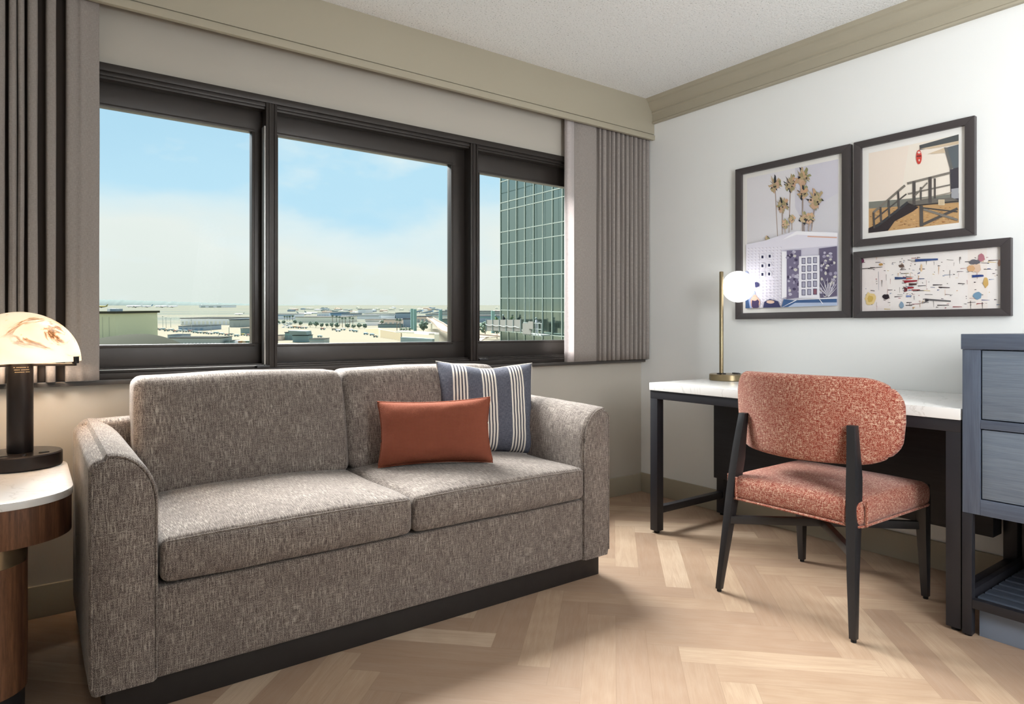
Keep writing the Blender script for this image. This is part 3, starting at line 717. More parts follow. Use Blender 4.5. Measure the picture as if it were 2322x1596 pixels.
def seatfn(q, u):
    x, y, z = q
    crown = .020*(1-abs(u[0])**3)*(1-abs(u[1])**3) if u[2] > .5 else 0
    bell = .006*(1-u[2]**2)
    taper = .012*(1-u[0])/2
    y = CY+(y-CY)*(1-taper/.27)+bell*u[1]
    return [x+bell*u[0]+softn(q, .002), y, z+crown+softn(q, .002)]
st_ = rbox((2.236, CY-.268, .362), (2.757, CY+.268, .452), .022, (14, 14, 4), seatfn).obj('seat', CF, ch, ang=60)
path = []
for px_, py_ in rrect(2.232, 2.760, CY-.273, CY+.273, .03, 4): path.append((px_, CY+(py_-CY)*(1-(2.768-px_)/.536*.04), .368))
G().tube(path, .0045, 6, closed=True).obj('piping', CF, st_)
for sg in (-1, 1):
    for dx in (.001,):
        yy = CY+sg*.263; G().tube([(2.229, yy-.028*sg*0+sg*(-.052), .368+.085*k/5) for k in range(6)], .0045, 6).obj('piping', CF, st_)
        G().tube([(2.262, CY+sg*.2705, .368+.085*k/5) for k in range(6)], .0045, 6).obj('piping', CF, st_)
# back rest: curved, wrapping pad in front of the rear legs
def backfn(q, u):
    t, yy, zz = q              # t thickness, yy across, zz up
    R_, W2, Hh = .100, .323, .149
    dy, dz = abs(yy)-(W2-R_), (zz-.709)
    Rz = .10 if dz > 0 else .085
    dz2 = abs(dz)-(Hh-Rz)
    if dy > 0 and dz2 > 0:
        a_, b_ = dy/R_, dz2/Rz; m_ = max(a_, b_); l_ = math.hypot(a_, b_); s_ = m_/l_ if l_ > 0 else 1
        yy = math.copysign((W2-R_)+dy*s_, yy); zz = .709+math.copysign((Hh-Rz)+dz2*s_, dz)
    taper = 1-.045*max(0, (.709-zz)/.15)
    arch = .010*(1-(yy/W2)**2)*(1 if dz > 0 else .4)*(1 if dz > 0 else -1)*min(1, abs(dz)/.1)
    yb = yy*taper
    x = 2.232+1.60*yb*yb + (zz-.709)*(-.06) + t
    puff = .010*(1-u[1]**4)*(1-u[2]**4)
    x += puff*(1 if u[0] > .5 else (-.6 if u[0] < -.5 else 0))
    return [x+softn(q, .002), CY+.001+yb, zz+arch]
rbox((0, -.323, .560), (.052, .323, .858), .020, (3, 26, 14), backfn).obj('backrest', CF, ch, ang=60, uv=lambda p, n: (p.y, p.z) if abs(n.z) < .8 else (p.y, p.x))

# ================================================================== dresser with luggage bench
cb = empty('dresser', (2.85, .45, 0), 'slate blue two drawer dresser on black metal frame right of the desk', 'dresser')
NW = M['navy_wood']
CY1, CY0, CX0 = .894, -.02, 2.542
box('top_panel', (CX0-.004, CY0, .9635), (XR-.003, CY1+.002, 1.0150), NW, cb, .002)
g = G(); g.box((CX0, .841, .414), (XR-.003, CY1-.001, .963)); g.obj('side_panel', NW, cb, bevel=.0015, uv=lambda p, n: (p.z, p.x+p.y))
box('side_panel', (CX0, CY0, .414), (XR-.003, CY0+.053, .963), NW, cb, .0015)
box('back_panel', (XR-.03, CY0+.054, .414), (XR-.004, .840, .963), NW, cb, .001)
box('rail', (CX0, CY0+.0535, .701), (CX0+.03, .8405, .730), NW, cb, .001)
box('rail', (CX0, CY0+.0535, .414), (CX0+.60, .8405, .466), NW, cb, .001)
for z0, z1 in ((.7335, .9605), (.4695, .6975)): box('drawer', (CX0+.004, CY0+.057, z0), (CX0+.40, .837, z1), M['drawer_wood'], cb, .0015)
for x0 in (CX0, XR-.035):
    for y0 in (.865, CY0):
        l_ = box('leg', (x0, y0, .006), (x0+.029, y0+.029, .4135), M['black_metal'], cb, .0015)
        G().lathe([(.011, 0), (.011, .006)], (x0+.0145, y0+.0145, 0), 14).obj('glide', M['rubber'], l_)
box('frame_rail', (CX0, CY0+.03, .098), (CX0+.026, .8645, .128), M['black_metal'], cb, .0015)
box('frame_rail', (CX0+.0295, .871, .10), (XR-.0355, .891, .150), M['black_metal'], cb, .0015)
box('frame_rail', (XR-.033, CY0+.03, .098), (XR-.010, .8645, .128), M['black_metal'], cb, .0015)
box('frame_rail', (XR-.13, .80, .128), (XR-.11, .8645, .4135), M['black_metal'], cb, .0015)
k = 0
x = CX0+.040
while x < XR-.09:
    G().prism([(x, .112), (x+.054, .112), (x+.054, .124), (x+.050, .128), (x+.004, .128), (x, .124)], 'y', CY0+.035, .862).obj('slat', M['slat'], cb, bevel=.001, uv=lambda p, n: (p.y, p.x))
    x += .064
box('kick_panel', (CX0+.035, CY0+.03, 0), (CX0+.05, .855, .097), M['kick'], cb, .001)

# ================================================================== framed pictures on the right wall
class Art:
    """flat picture: polygons in the printed sheet, stacked by a few hundredths of a millimetre"""
    def __init__(s, quad, y0, y1, z0, z1, x): s.q = quad; s.r = (y0, y1, z0, z1); s.x = x; s.g = G(); s.mats = []; s.k = 0
    def uvp(s, x, y):
        (ax, ay), (bx, by), (cx_, cy_), (dx, dy) = s.q; u = (x-ax)/(bx-ax); t = ay+(by-ay)*u; b_ = dy+(cy_-dy)*u
        return min(max(u, 0), 1), min(max((b_-y)/(b_-t), 0), 1)
    def mi(s, col):
        nm = 'print_%02x%02x%02x' % tuple(int(v) for v in col); mt = flat(nm, col, .85)
        if mt not in s.mats: s.mats.append(mt)
        return s.mats.index(mt)
    def polyuv(s, pts, col):
        y0, y1, z0, z1 = s.r; s.k += 1; x = s.x-.0002-s.k*.000012
        s.g.add([(x, y1-(y1-y0)*u, z0+(z1-z0)*v) for u, v in pts], [tuple(range(len(pts)))], s.mi(col))
    def poly(s, pts, col): s.polyuv([s.uvp(*p) for p in pts], col)
    def rect(s, x0, y0, x1, y1, col): s.poly([(x0, y0), (x1, y0), (x1, y1), (x0, y1)], col)
    def line(s, p, q, w_, col, w2=None):
        w2 = w_ if w2 is None else w2; d = Vector(q)-Vector(p); n = Vector((-d.y, d.x)).normalized()
        s.poly([(p[0]+n.x*w_/2, p[1]+n.y*w_/2), (q[0]+n.x*w2/2, q[1]+n.y*w2/2), (q[0]-n.x*w2/2, q[1]-n.y*w2/2), (p[0]-n.x*w_/2, p[1]-n.y*w_/2)], col)
    def blob(s, c, rx, ry, col, n=14, jag=.0, seed=0):
        r_ = random.Random(seed or int(c[0]*31+c[1]*17)); s.poly([(c[0]+rx*(1+jag*(r_.random()-.5))*math.cos(2*math.pi*k/n), c[1]+ry*(1+jag*(r_.random()-.5))*math.sin(2*math.pi*k/n)) for k in range(n)], col)
    def done(s, parent):
        y0, y1, z0, z1 = s.r; s.g.box((s.x-.0002, y0, z0), (s.x, y1, z1), s.mi((240, 240, 240))); return s.g.obj('print', s.mats, parent, smooth=False)
def picture(outer, inner, sheet, label, name='framed_picture'):
    (Y0, Y1, Z0, Z1), (a, b_, c, d) = outer, inner
    e = empty(name, (XR-.001, (Y0+Y1)/2, Z0), label, 'picture', None)
    x0, x1 = XR-.028, XR-.001
    g = G()
    P = [(Y0, Z0), (Y1, Z0), (Y1, Z1), (Y0, Z1)]; Q = [(a, c), (b_, c), (b_, d), (a, d)]
    for i in range(4):
        j = (i+1) % 4; vs = []
        for x in (x0, x1): vs += [(x, *P[i]), (x, *P[j]), (x, *Q[j]), (x, *Q[i])]
        g.add(vs, [(0, 1, 2, 3), (7, 6, 5, 4), (0, 4, 5, 1), (1, 5, 6, 2), (2, 6, 7, 3), (3, 7, 4, 0)])
    g.obj('frame', M['frame'], e, bevel=.0015)
    box('mat_board', (XR-.012, a-.004, c-.004), (XR-.008, b_+.004, d+.004), M['mat'], e, 0)
    box('picture_glass', (XR-.0165, a-.003, c-.003), (XR-.0155, b_+.003, d+.003), M['pic_glass'], e, 0)
    return e
# --- palms over a breeze-block house
p1 = picture((1.563, 2.190, 1.086, 1.908), (1.603, 2.152, 1.119, 1.875), None, 'tall framed print of palm trees above a pale patterned block house')
A = Art([(155, 500), (793, 368), (790, 1387), (155, 1412)], 1.6265, 2.127, 1.145, 1.851, XR-.012)
A.polyuv([(0, 0), (1, 0), (1, 1), (0, 1)], (238, 237, 243))
A.poly([(510, 420), (793, 368), (793, 620), (700, 680), (640, 760), (600, 960), (560, 960), (560, 800), (510, 700)], (222, 221, 233))
A.poly([(793, 600), (720, 650), (660, 720), (630, 860), (793, 880)], (226, 226, 234))
R5 = random.Random(5)
def palm(cx_, cy_, r_, base_y, lean=6):
    A.line((cx_, cy_+r_*.3), (cx_+lean, base_y), 7, (178, 160, 150), 5)
    for k in range(46):
        t = R5.random()*2*math.pi; rr = r_*(.4+.75*R5.random()); col = [(190, 172, 138), (205, 182, 150), (62, 66, 74), (158, 158, 118), (216, 178, 146)][R5.randrange(5)]
        x_, y_ = cx_+rr*math.cos(t)*.85, cy_+rr*math.sin(t)*1.15-r_*.1
        A.poly([(cx_+(x_-cx_)*.25-7, cy_+(y_-cy_)*.25), (cx_+(x_-cx_)*.25+11, cy_+(y_-cy_)*.25+9), (x_+7, y_+7), (x_-4, y_-7)], col)
    for k in range(7): A.blob((cx_+R5.uniform(-.45, .45)*r_, cy_+R5.uniform(-.3, .8)*r_), r_*.28, r_*.30, [(196, 178, 142), (210, 176, 150), (172, 160, 124), (216, 186, 160)][k % 4], 9, .5, k+int(cx_))
    for k in range(3): A.blob((cx_+R5.uniform(-.5, .5)*r_, cy_+R5.uniform(0, .6)*r_), r_*.1, r_*.12, (60, 52, 58), 7, .5, k+9)
palm(368, 540, 52, 905, 18); palm(478, 535, 52, 880, -10); palm(562, 490, 56, 870, 0); palm(422, 690, 48, 890, 0); palm(566, 600, 44, 860, -4); palm(648, 650, 60, 865, -24)
palm(575, 775, 42, 880, 0); palm(492, 782, 26, 860, 0); palm(444, 820, 28, 880, 0); palm(612, 780, 36, 870, -6); palm(314, 925, 16, 965, 0)
A.poly([(155, 965), (300, 935), (390, 905), (520, 868), (793, 880), (793, 1395), (155, 1412)], (222, 220, 232))
A.poly([(425, 930), (525, 868), (793, 882), (793, 905), (525, 893)], (238, 238, 244)); A.line((600, 905), (790, 915), 8, (214, 170, 150))
A.poly([(425, 1000), (793, 968), (793, 1320), (425, 1345)], (206, 204, 220))
for r_ in range(20):
    for c_ in range(10):
        x_, y_ = 165+c_*27, 990+r_*21-c_*1.2
        if 255 < x_ < 350 and 1010 < y_ < 1210: continue
        A.poly([(x_, y_), (x_+13, y_-1), (x_+13, y_+9)], (198, 193, 208)); A.poly([(x_, y_), (x_+13, y_+9), (x_, y_+11)], (236, 234, 242))
for x_, y_ in ((284, 1051), (338, 1045), (284, 1113), (334, 1108), (284, 1173), (334, 1170)): A.rect(x_-17, y_-17, x_+17, y_+17, (232, 231, 240)); A.rect(x_-8, y_-10, x_+8, y_+10, (50, 52, 80))
A.poly([(425, 1010), (460, 1010), (460, 1330), (425, 1340)], (236, 236, 243))
A.poly([(462, 1005), (560, 1000), (555, 1330), (460, 1345)], (120, 114, 140)); A.poly([(680, 990), (793, 975), (793, 1320), (690, 1335)], (104, 98, 122))
for k in range(90):
    x_ = R5.choice([R5.uniform(465, 548), R5.uniform(690, 785)]); y_ = R5.uniform(1010, 1320); A.blob((x_, y_), R5.uniform(7, 13), R5.uniform(7, 13), [(190, 187, 204), (160, 155, 178), (78, 72, 98), (206, 204, 200)][k % 4], 9, .3, k+1)
for k in range(16):
    t = math.radians(-150+k*8); A.line((740, 1325), (740+95*math.cos(t), 1325+130*math.sin(t)), 7, (222, 220, 228) if k % 2 else (110, 104, 128), 2)
A.poly([(547, 1045), (683, 1038), (683, 1335), (545, 1338)], (232, 232, 240))
for r_ in range(5):
    for c_ in range(3):
        x_, y_ = 565+c_*38, 1056+r_*55-c_*3; A.rect(x_, y_, x_+26, y_+42, (70, 70, 98)); A.rect(x_+4, y_+4, x_+23, y_+38, (168, 168, 188) if (r_, c_) != (4, 2) else (140, 96, 110))
A.poly([(155, 1150), (175, 1160), (200, 1230), (230, 1300), (232, 1412), (155, 1412)], (150, 164, 200)); A.blob((240, 1245), 24, 18, (62, 62, 98), 12, .3)
A.blob((228, 1370), 36, 50, (206, 168, 148), 14, .3); A.blob((232, 1380), 30, 40, (70, 60, 92), 12, .4); A.blob((225, 1345), 22, 14, (214, 178, 160))
A.poly([(155, 1340), (175, 1330), (190, 1412), (155, 1412)], (64, 88, 128)); A.poly([(290, 1412), (300, 1365), (340, 1345), (400, 1360), (420, 1412)], (60, 62, 98)); A.blob((345, 1365), 30, 12, (214, 186, 168))
A.poly([(425, 1412), (440, 1345), (510, 1352), (793, 1340), (793, 1395)], (70, 98, 142)); A.poly([(470, 1412), (520, 1370), (793, 1365), (793, 1395)], (176, 190, 216))
A.line((430, 1405), (530, 1350), 6, (240, 240, 245)); A.line((540, 1345), (793, 1335), 5, (244, 244, 248)); A.line((683, 1345), (705, 1375), 4, (244, 244, 248))
A.done(p1)
# --- lifeguard hut on the beach
p2 = picture((1.055, 1.546, 1.4185, 1.909), (1.0905, 1.5125, 1.4505, 1.8775), None, 'framed photograph of a wooden lifeguard hut ramp on a sandy beach')
A = Art([(1003, 325), (1634, 195), (1628, 810), (1003, 883)], 1.1165, 1.484, 1.478, 1.848, XR-.012)
A.polyuv([(0, 0), (1, 0), (1, 1), (0, 1)], (246, 238, 226))
A.poly([(1003, 325), (1300, 270), (1240, 640), (1003, 660)], (246, 234, 222)); A.poly([(1003, 665), (1160, 652), (1300, 640), (1634, 605), (1634, 690), (1003, 720)], (138, 140, 132))
A.poly([(1003, 712), (1300, 690), (1634, 668), (1634, 815), (1003, 885)], (204, 166, 120))
for k in range(230):
    x_, y_ = R5.uniform(1010, 1610), R5.uniform(700, 870); 
    if y_ > 880-(x_-1003)*.115: continue
    A.line((x_, y_), (x_+R5.uniform(8, 26), y_+R5.uniform(-5, 3)), R5.uniform(2, 6), [(168, 116, 68), (232, 196, 140), (122, 84, 56), (220, 176, 112)][k % 4], 1)
A.poly([(1003, 885), (1003, 850), (1080, 815), (1180, 760), (1290, 668), (1370, 700), (1330, 730), (1200, 800), (1150, 868)], (64, 58, 60))
D1, D2, D3 = (96, 92, 90), (138, 132, 124), (74, 76, 80)
A.poly([(1600, 640), (1375, 268), (1634, 195), (1634, 640)][1:3]+[(1634, 255), (1560, 262), (1380, 300)], (92, 96, 98)); A.poly([(1380, 292), (1634, 240), (1634, 262), (1450, 292)], (214, 196, 170)); A.poly([(1430, 330), (1540, 288), (1634, 300), (1540, 322)], (218, 200, 174))
A.poly([(1540, 285), (1560, 285), (1600, 430), (1580, 440)], (118, 118, 116)); A.poly([(1560, 285), (1634, 265), (1634, 430), (1600, 435)], (104, 112, 118)); A.poly([(1578, 440), (1634, 425), (1634, 665), (1585, 668)], (78, 76, 84)); A.poly([(1587, 575), (1634, 568), (1634, 640), (1587, 645)], (168, 170, 176))
A.poly([(1290, 655), (1590, 635), (1634, 655), (1634, 668), (1370, 690), (1300, 672)], (120, 116, 110)); A.line((1340, 690), (1634, 660), 8, (70, 66, 64))
A.line((1290, 535), (1580, 462), 16, D2); A.line((1295, 608), (1585, 545), 11, D2); A.line((1340, 655), (1590, 600), 9, (168, 160, 148))
for x_, y0, y1, w_ in ((1338, 520, 682, 22), (1448, 490, 672, 22), (1480, 500, 640, 12), (1385, 560, 650, 12)): A.line((x_, y0), (x_, y1), w_, D1)
A.line((1345, 620), (1430, 530), 10, D2)
A.line((1038, 742), (1275, 548), 16, D2); A.line((1048, 790), (1285, 608), 10, D1); A.line((1060, 840), (1295, 665), 16, D3)
for x_, y0, y1 in ((1042, 740, 850), (1095, 700, 810), (1155, 652, 770), (1225, 590, 715)): A.line((x_, y0), (x_+6, y1), 15, D1)
A.line((1388, 690), (1390, 835), 24, D1); A.line((1380, 830), (1628, 712), 18, D1); A.line((1405, 715), (1628, 792), 16, D2); A.line((1400, 705), (1628, 735), 8, D3)
A.rect(1503, 648, 1544, 688, (232, 216, 186))
for k in range(4): A.line((1508, 656+k*8), (1540, 655+k*8), 2.4, (150, 120, 90))
A.line((1380, 275), (1378, 305), 2, (120, 90, 80)); A.blob((1372, 350), 20, 50, (214, 84, 74), 18); A.blob((1373, 318), 10, 8, (246, 222, 214)); A.line((1356, 345), (1388, 342), 9, (120, 60, 58)); A.blob((1374, 372), 5, 8, (246, 222, 214))
A.done(p2)
# --- abstract strokes
p3 = picture((.931, 1.548, 1.084, 1.3945), (.966, 1.514, 1.115, 1.362), None, 'low wide framed abstract print of scattered coloured brush strokes')
A = Art([(957, 1060), (1930, 980), (1927, 1410), (957, 1427)], .966, 1.514, 1.115, 1.362, XR-.012)
A.polyuv([(0, 0), (1, 0), (1, 1), (0, 1)], (243, 238, 235))
A.poly([(957, 1060), (1130, 1050), (1180, 1425), (957, 1427)], (240, 232, 230)); A.poly([(1720, 1000), (1840, 990), (1845, 1410), (1720, 1412)], (242, 234, 228))
cols = [(58, 48, 50), (74, 60, 58), (150, 52, 62), (58, 78, 128), (212, 168, 120), (190, 150, 150), (110, 104, 104), (92, 120, 160), (214, 190, 130)]
for k in range(190):
    x_ = R5.gauss(1330, 60) if k % 3 == 0 else (R5.gauss(1790, 45) if k % 5 == 0 else R5.uniform(965, 1915)); y_ = R5.uniform(1050, 1412)
    L_ = R5.uniform(5, 60) if R5.random() < .5 else R5.uniform(4, 18)
    x_ = min(max(x_, 962), 1900); A.line((x_, y_), (min(x_+L_, 1925), y_+R5.uniform(-4, 4)), R5.uniform(2, 7), cols[0 if R5.random() < .45 else R5.randrange(9)], R5.uniform(1, 4))
for k in range(36):
    x_, y_ = R5.uniform(970, 1900), R5.uniform(1040, 1400); A.line((x_, y_), (x_+R5.uniform(-3, 3), y_+R5.uniform(12, 60)), R5.uniform(1.5, 5), cols[R5.choice([0, 4, 5, 6])], 1.5)
for c_, rx2, ry2, col in (((1025, 1340), 42, 44, (228, 204, 146)), ((1025, 1340), 22, 24, (212, 180, 100)), ((1770, 1125), 34, 34, (226, 198, 176)), ((1742, 1130), 26, 22, (220, 178, 136)), ((1784, 1320), 26, 26, (126, 160, 186)), ((1808, 1055), 22, 26, (184, 124, 136)), ((1765, 1085), 32, 18, (110, 108, 116)), ((1148, 1326), 28, 18, (52, 44, 50)), ((1265, 1110), 22, 12, (110, 90, 80)), ((1835, 1230), 16, 34, (214, 178, 110)), ((1266, 1385), 16, 26, (142, 166, 188)), ((1108, 1100), 16, 9, (190, 150, 90)), ((1410, 1125), 8, 26, (226, 200, 168)), ((965, 1075), 10, 16, (120, 60, 90)), ((1918, 1095), 10, 24, (200, 160, 140))): A.blob(c_, rx2, ry2, col, 16, .35)
for p_, q_, w_, col in (((1365, 1072), (1525, 1064), 20, (70, 90, 140)), ((1215, 1196), (1300, 1196), 18, (62, 82, 122)), ((1285, 1220), (1380, 1214), 17, (158, 50, 62)), ((1300, 1200), (1345, 1196), 10, (190, 90, 80)), ((1320, 1240), (1376, 1238), 18, (86, 62, 62)), ((1310, 1264), (1355, 1262), 15, (168, 56, 60)), ((1285, 1276), (1308, 1276), 36, (116, 62, 68)), ((1340, 1279), (1400, 1277), 8, (160, 60, 66)), ((1750, 1185), (1822, 1182), 18, (56, 78, 140)), ((1436, 1345), (1612, 1358), 14, (110, 108, 110)), ((1436, 1352), (1460, 1350), 24, (76, 72, 76)), ((1300, 1322), (1335, 1322), 14, (120, 140, 190)), ((1490, 1244), (1555, 1243), 7, (64, 54, 56)), ((1530, 1260), (1605, 1264), 8, (70, 58, 60)), ((960, 1132), (1120, 1118), 5, (70, 62, 60)), ((1090, 1150), (1093, 1280), 3, (150, 150, 165)), ((1520, 1386), (1600, 1386), 6, (60, 52, 54)), ((1625, 1398), (1685, 1398), 6, (150, 70, 74))): A.line(p_, q_, w_, col, w_*.6)
A.done(p3)

# ================================================================== the airport outside, seen from a high floor
Fv = Vector((math.sin(YAW), math.cos(YAW), 0)); Rv = Vector((math.cos(YAW), -math.sin(YAW), 0)); Uv = Vector((0, 0, 1)); C0 = Vector((0, 0, CAM_H))
def exm(dpx):       # the land outside rises gently away from the building
    th = math.atan(dpx/FPX); f_ = Fv*math.cos(th)+Uv*math.sin(th); u_ = Uv*math.cos(th)-Fv*math.sin(th)
    return Matrix(((Rv.x, f_.x, u_.x, C0.x), (Rv.y, f_.y, u_.y, C0.y), (Rv.z, f_.z, u_.z, C0.z), (0, 0, 0, 1)))
EX, ET = exm(57.0), exm(71.0)
HG = 20.0; HOR = 690.0
def gd(py): return FPX*HG/(py-HOR)
def ga(px, b_): return (px-CXP)/FPX*b_
def ext(g, name, mats, parent=None, mtx=None, **k):
    mtx = mtx or EX
    g.v = [tuple(mtx @ Vector(p)) for p in g.v]
    return g.obj(name, mats, parent, **k)
def ext_empty(name, a, b_, label, cat, group=None): return empty(name, tuple(EX @ Vector((a, b_, -HG))), label, cat, group)
# ground
m, nt, b = base('pale_concrete_airfield', (150, 146, 132), 1.0, spec=0)
g1_ = coords(nt, 'UV', (.0006, .006, 1)); a_ = noise(nt, g1_, 1, 4, .6); s_ = noise(nt, coords(nt, 'UV', (.02, .05, 1)), 1, 4, .6)
c = ramp(nt, a_, [(.40, (70, 78, 74)), (.47, (80, 85, 79)), (.56, (90, 90, 80))]); c = mix(nt, .25, c, ramp(nt, s_, [(.3, (78, 76, 68)), (.7, (100, 97, 87))]))
vd = N(nt, 'ShaderNodeSeparateXYZ'); nt.links.new(coords(nt, 'UV'), vd.inputs[0])
near = ramp(nt, math_(nt, 'DIVIDE', vd.outputs[1], 1000), [(.50, (255, 255, 255)), (.75, (0, 0, 0))])
c = mix(nt, math_(nt, 'MULTIPLY', near, .75), c, (106, 101, 88)); nt.links.new(c, b.inputs['Base Color']); M['apron'] = m
inv = EX.inverted()
def exuv(p, n): q = inv @ p; return (q.x, q.y)
g = G().box((-14000, 30, -HG-3), (14000, 16000, -HG)); o = ext(g, 'ground', M['apron'], uv=exuv, smooth=False); tag(o, kind='structure')
def facade(name, wall, win, rough=.8):     # painted wall colour only
    return flat(name, wall, rough)
FC = {'cream': (206, 203, 188), 'white': (222, 224, 218), 'greyblue': (132, 144, 154), 'blue': (104, 128, 148), 'teal': (116, 134, 134), 'tan': (146, 137, 116), 'olive': (168, 172, 146), 'dark': (112, 126, 126), 'grey': (142, 148, 144), 'roof': (152, 156, 140), 'brown': (112, 104, 94), 'pink': (196, 176, 160), 'green': (84, 98, 90), 'palegreen': (98, 112, 100), 'haze': (150, 168, 166), 'glassd': (70, 92, 104), 'red': (128, 100, 92), 'yellow': (140, 130, 84), 'orange': (140, 112, 88), 'aqua': (112, 140, 136), 'conc': (204, 200, 184)}  # colours paled and faded, distance haze painted into them
def FM(k): return flat('exterior_'+k, tuple(min(236, v*1.12) for v in FC[k]), .8)  # brightened copy, makes up for sides facing the room being in shade
def RM(k): return flat('exterior_roof_'+k, tuple(v*.36 for v in FC[k]), .8)  # darkened copy of the same colours, offsets the strong sun on tops
def building(px0, px1, ptop, pbase, depth, wall, label, roof=None, bays=0, band=None, cat='building', name='airport_building', group=None, skew=0, bayc='grey'):
    b_ = gd(pbase); a0, a1 = ga(px0, b_), ga(px1, b_); h_ = (pbase-ptop)/FPX*b_
    e = ext_empty(name, (a0+a1)/2, b_, label, cat, group)
    def sk(x, y, z): return (x, y+(x-a0)*skew, z)
    ext(G().box((a0, b_, -HG), (a1, b_+depth, -HG+h_*.93)).map(sk), 'walls', FM(wall), e, smooth=False)
    o_ = h_*.06
    ext(G().box((a0-o_, b_-o_, -HG+h_*.93), (a1+o_, b_+depth+o_, -HG+h_)).map(sk), 'roof', RM(roof or wall), e, smooth=False)
    for k in range(bays):
        w_ = (a1-a0)/bays; x0 = a0+w_*(k+.22); x1 = a0+w_*(k+.78)
        ext(G().box((x0, b_-h_*.03, -HG+h_*.05), (x1, b_+.2, -HG+h_*.55)).map(sk), 'bay_door', FM(bayc), e, smooth=False)
    if band: ext(G().box((a0+.02*(a1-a0), b_-h_*.025, -HG+h_*.62), (a1-.02*(a1-a0), b_+.2, -HG+h_*.78)).map(sk), 'window_band', FM(band), e, smooth=False)
    return e
flat('hill', (84, 93, 91)); # far hills and tree belts, haze put into the grey
def ridge(name, px0, px1, b_, top, mat, seed, label, cat, thick=400, kind=None, rough=1):
    g = G(); n = 150; vs = []
    for i in range(n+1):
        px = px0+(px1-px0)*i/n; t = top(px)+rough*vnoise(i*.31, seed)+rough*.6*vnoise(i*1.3, seed+4); a_ = ga(px, b_); h_ = (HOR-t)/FPX*b_
        base_ = -HG-2; vs += [(a_, b_, base_), (a_, b_+thick*.5, max(h_, -HG)), (a_, b_+thick, base_)]
    fs = []
    for i in range(n): k = i*3; fs += [(k, k+3, k+4, k+1), (k+1, k+4, k+5, k+2)]
    g.add(vs, fs); o = ext(g, name, mat, ang=80); tag(o, label, cat, kind=kind); return o
ridge('hill_ridge', 150, 700, 12000, lambda p: 679+max(0, (p-230))*.030, M['hill'], 1, 'low hazy wooded ridge on the horizon behind the runway, left part', 'hill', kind='stuff', rough=1.8)
ridge('hill_ridge', 560, 960, 13000, lambda p: 690+(p-560)*.012, M['hill'], 5, 'faint flat hazy skyline seen through the middle window pane', 'hill', kind='stuff', rough=1.5)
ridge('hill_ridge', 860, 1150, 12500, lambda p: 695-3.5*math.exp(-((p-960)/60)**2)+0*p, M['hill'], 9, 'rounded hazy hills on the horizon behind the teal columns', 'hill', kind='stuff', rough=1.0)
# aircraft
def jet(px, pbase, L, body, tail, flip, label, group=None, yaw=0.0, b0=None):
    b_ = b0 or gd(pbase); a_ = ga(px, b_); r_ = L*.052; z0 = -HG+(0 if not b0 else (HOR-pbase)/FPX*b_+HG)+r_*1.6
    e = empty('airliner', tuple(EX @ Vector((a_, b_, z0-r_*1.6))), label, 'aircraft', group)
    s_ = -1 if flip else 1; cyaw, syaw = math.cos(yaw), math.sin(yaw)
    def pl_(x, y, z): x *= s_; return (a_+x*cyaw-y*syaw, b_+x*syaw+y*cyaw, z0+z)
    g = G(); secs = [(-.5, .02, .015), (-.485, .45, 0), (-.45, .8, 0), (-.40, 1, 0), (.22, 1, 0), (.36, .72, .25), (.46, .35, .5), (.5, .1, .7)]; vs = []; n = 12
    for x, rr, zz in secs:
        for k in range(n): t = 2*math.pi*k/n; vs.append((x*L, r_*rr*math.cos(t), r_*zz+r_*rr*math.sin(t)))
    fs = [(i*n+k, i*n+(k+1) % n, (i+1)*n+(k+1) % n, (i+1)*n+k) for i in range(len(secs)-1) for k in range(n)]+[tuple(range(n)), tuple(range(len(vs)-1, len(vs)-n-1, -1))]
    ext(G().add(vs, fs).map(pl_), 'fuselage', FM(body), e, ang=60)
    for sd in (-1, 1):
        ext(G().add([(-.10*L, sd*r_*.6, -r_*.5), (.08*L, sd*r_*.6, -r_*.5), (.20*L, sd*.46*L, r_*.4), (.15*L, sd*.46*L, r_*.4), (-.10*L, sd*r_*.6, -r_*.3), (.08*L, sd*r_*.6, -r_*.3), (.20*L, sd*.46*L, r_*.5), (.15*L, sd*.46*L, r_*.5)],
            [(0, 1, 2, 3), (7, 6, 5, 4), (0, 4, 5, 1), (1, 5, 6, 2), (2, 6, 7, 3), (3, 7, 4, 0)]).map(pl_), 'wing', FM(body), e, smooth=False)
        ext(G().tube([(-.06*L, sd*.16*L, -r_*.9), (.03*L, sd*.16*L, -r_*.9)], r_*.42, 10).map(pl_), 'engine', FM('grey'), e)
    ext(G().add([(.33*L, -r_*.1, r_*.7), (.46*L, -r_*.1, r_*.7), (.54*L, -r_*.06, r_*3.3), (.48*L, -r_*.06, r_*3.3), (.33*L, r_*.1, r_*.7), (.46*L, r_*.1, r_*.7), (.54*L, r_*.06, r_*3.3), (.48*L, r_*.06, r_*3.3)],
        [(0, 1, 2, 3), (7, 6, 5, 4), (0, 4, 5, 1), (1, 5, 6, 2), (2, 6, 7, 3), (3, 7, 4, 0)]).map(pl_), 'tail_fin', FM(tail), e, smooth=False)
    ext(G().box((-.36*L, -r_*.2, -r_*1.6), (-.345*L, r_*.2, -r_*.7)).map(pl_), 'landing_gear', FM('grey'), e, smooth=False); ext(G().box((.02*L, -r_*1.2, -r_*1.6), (.05*L, r_*1.2, -r_*.7)).map(pl_), 'landing_gear', FM('grey'), e, smooth=False)
jl = lambda px_len, pbase: px_len/FPX*gd(pbase)
jet(306, 697.5, jl(38, 697.5), 'white', 'white', False, 'white airliner parked by the far runway, leftmost of the white four', 'airliners on the far runway')
jet(333, 697.0, jl(28, 697.0), 'white', 'blue', False, 'white airliner with a blue tail, second from the left by the far runway', 'airliners on the far runway')
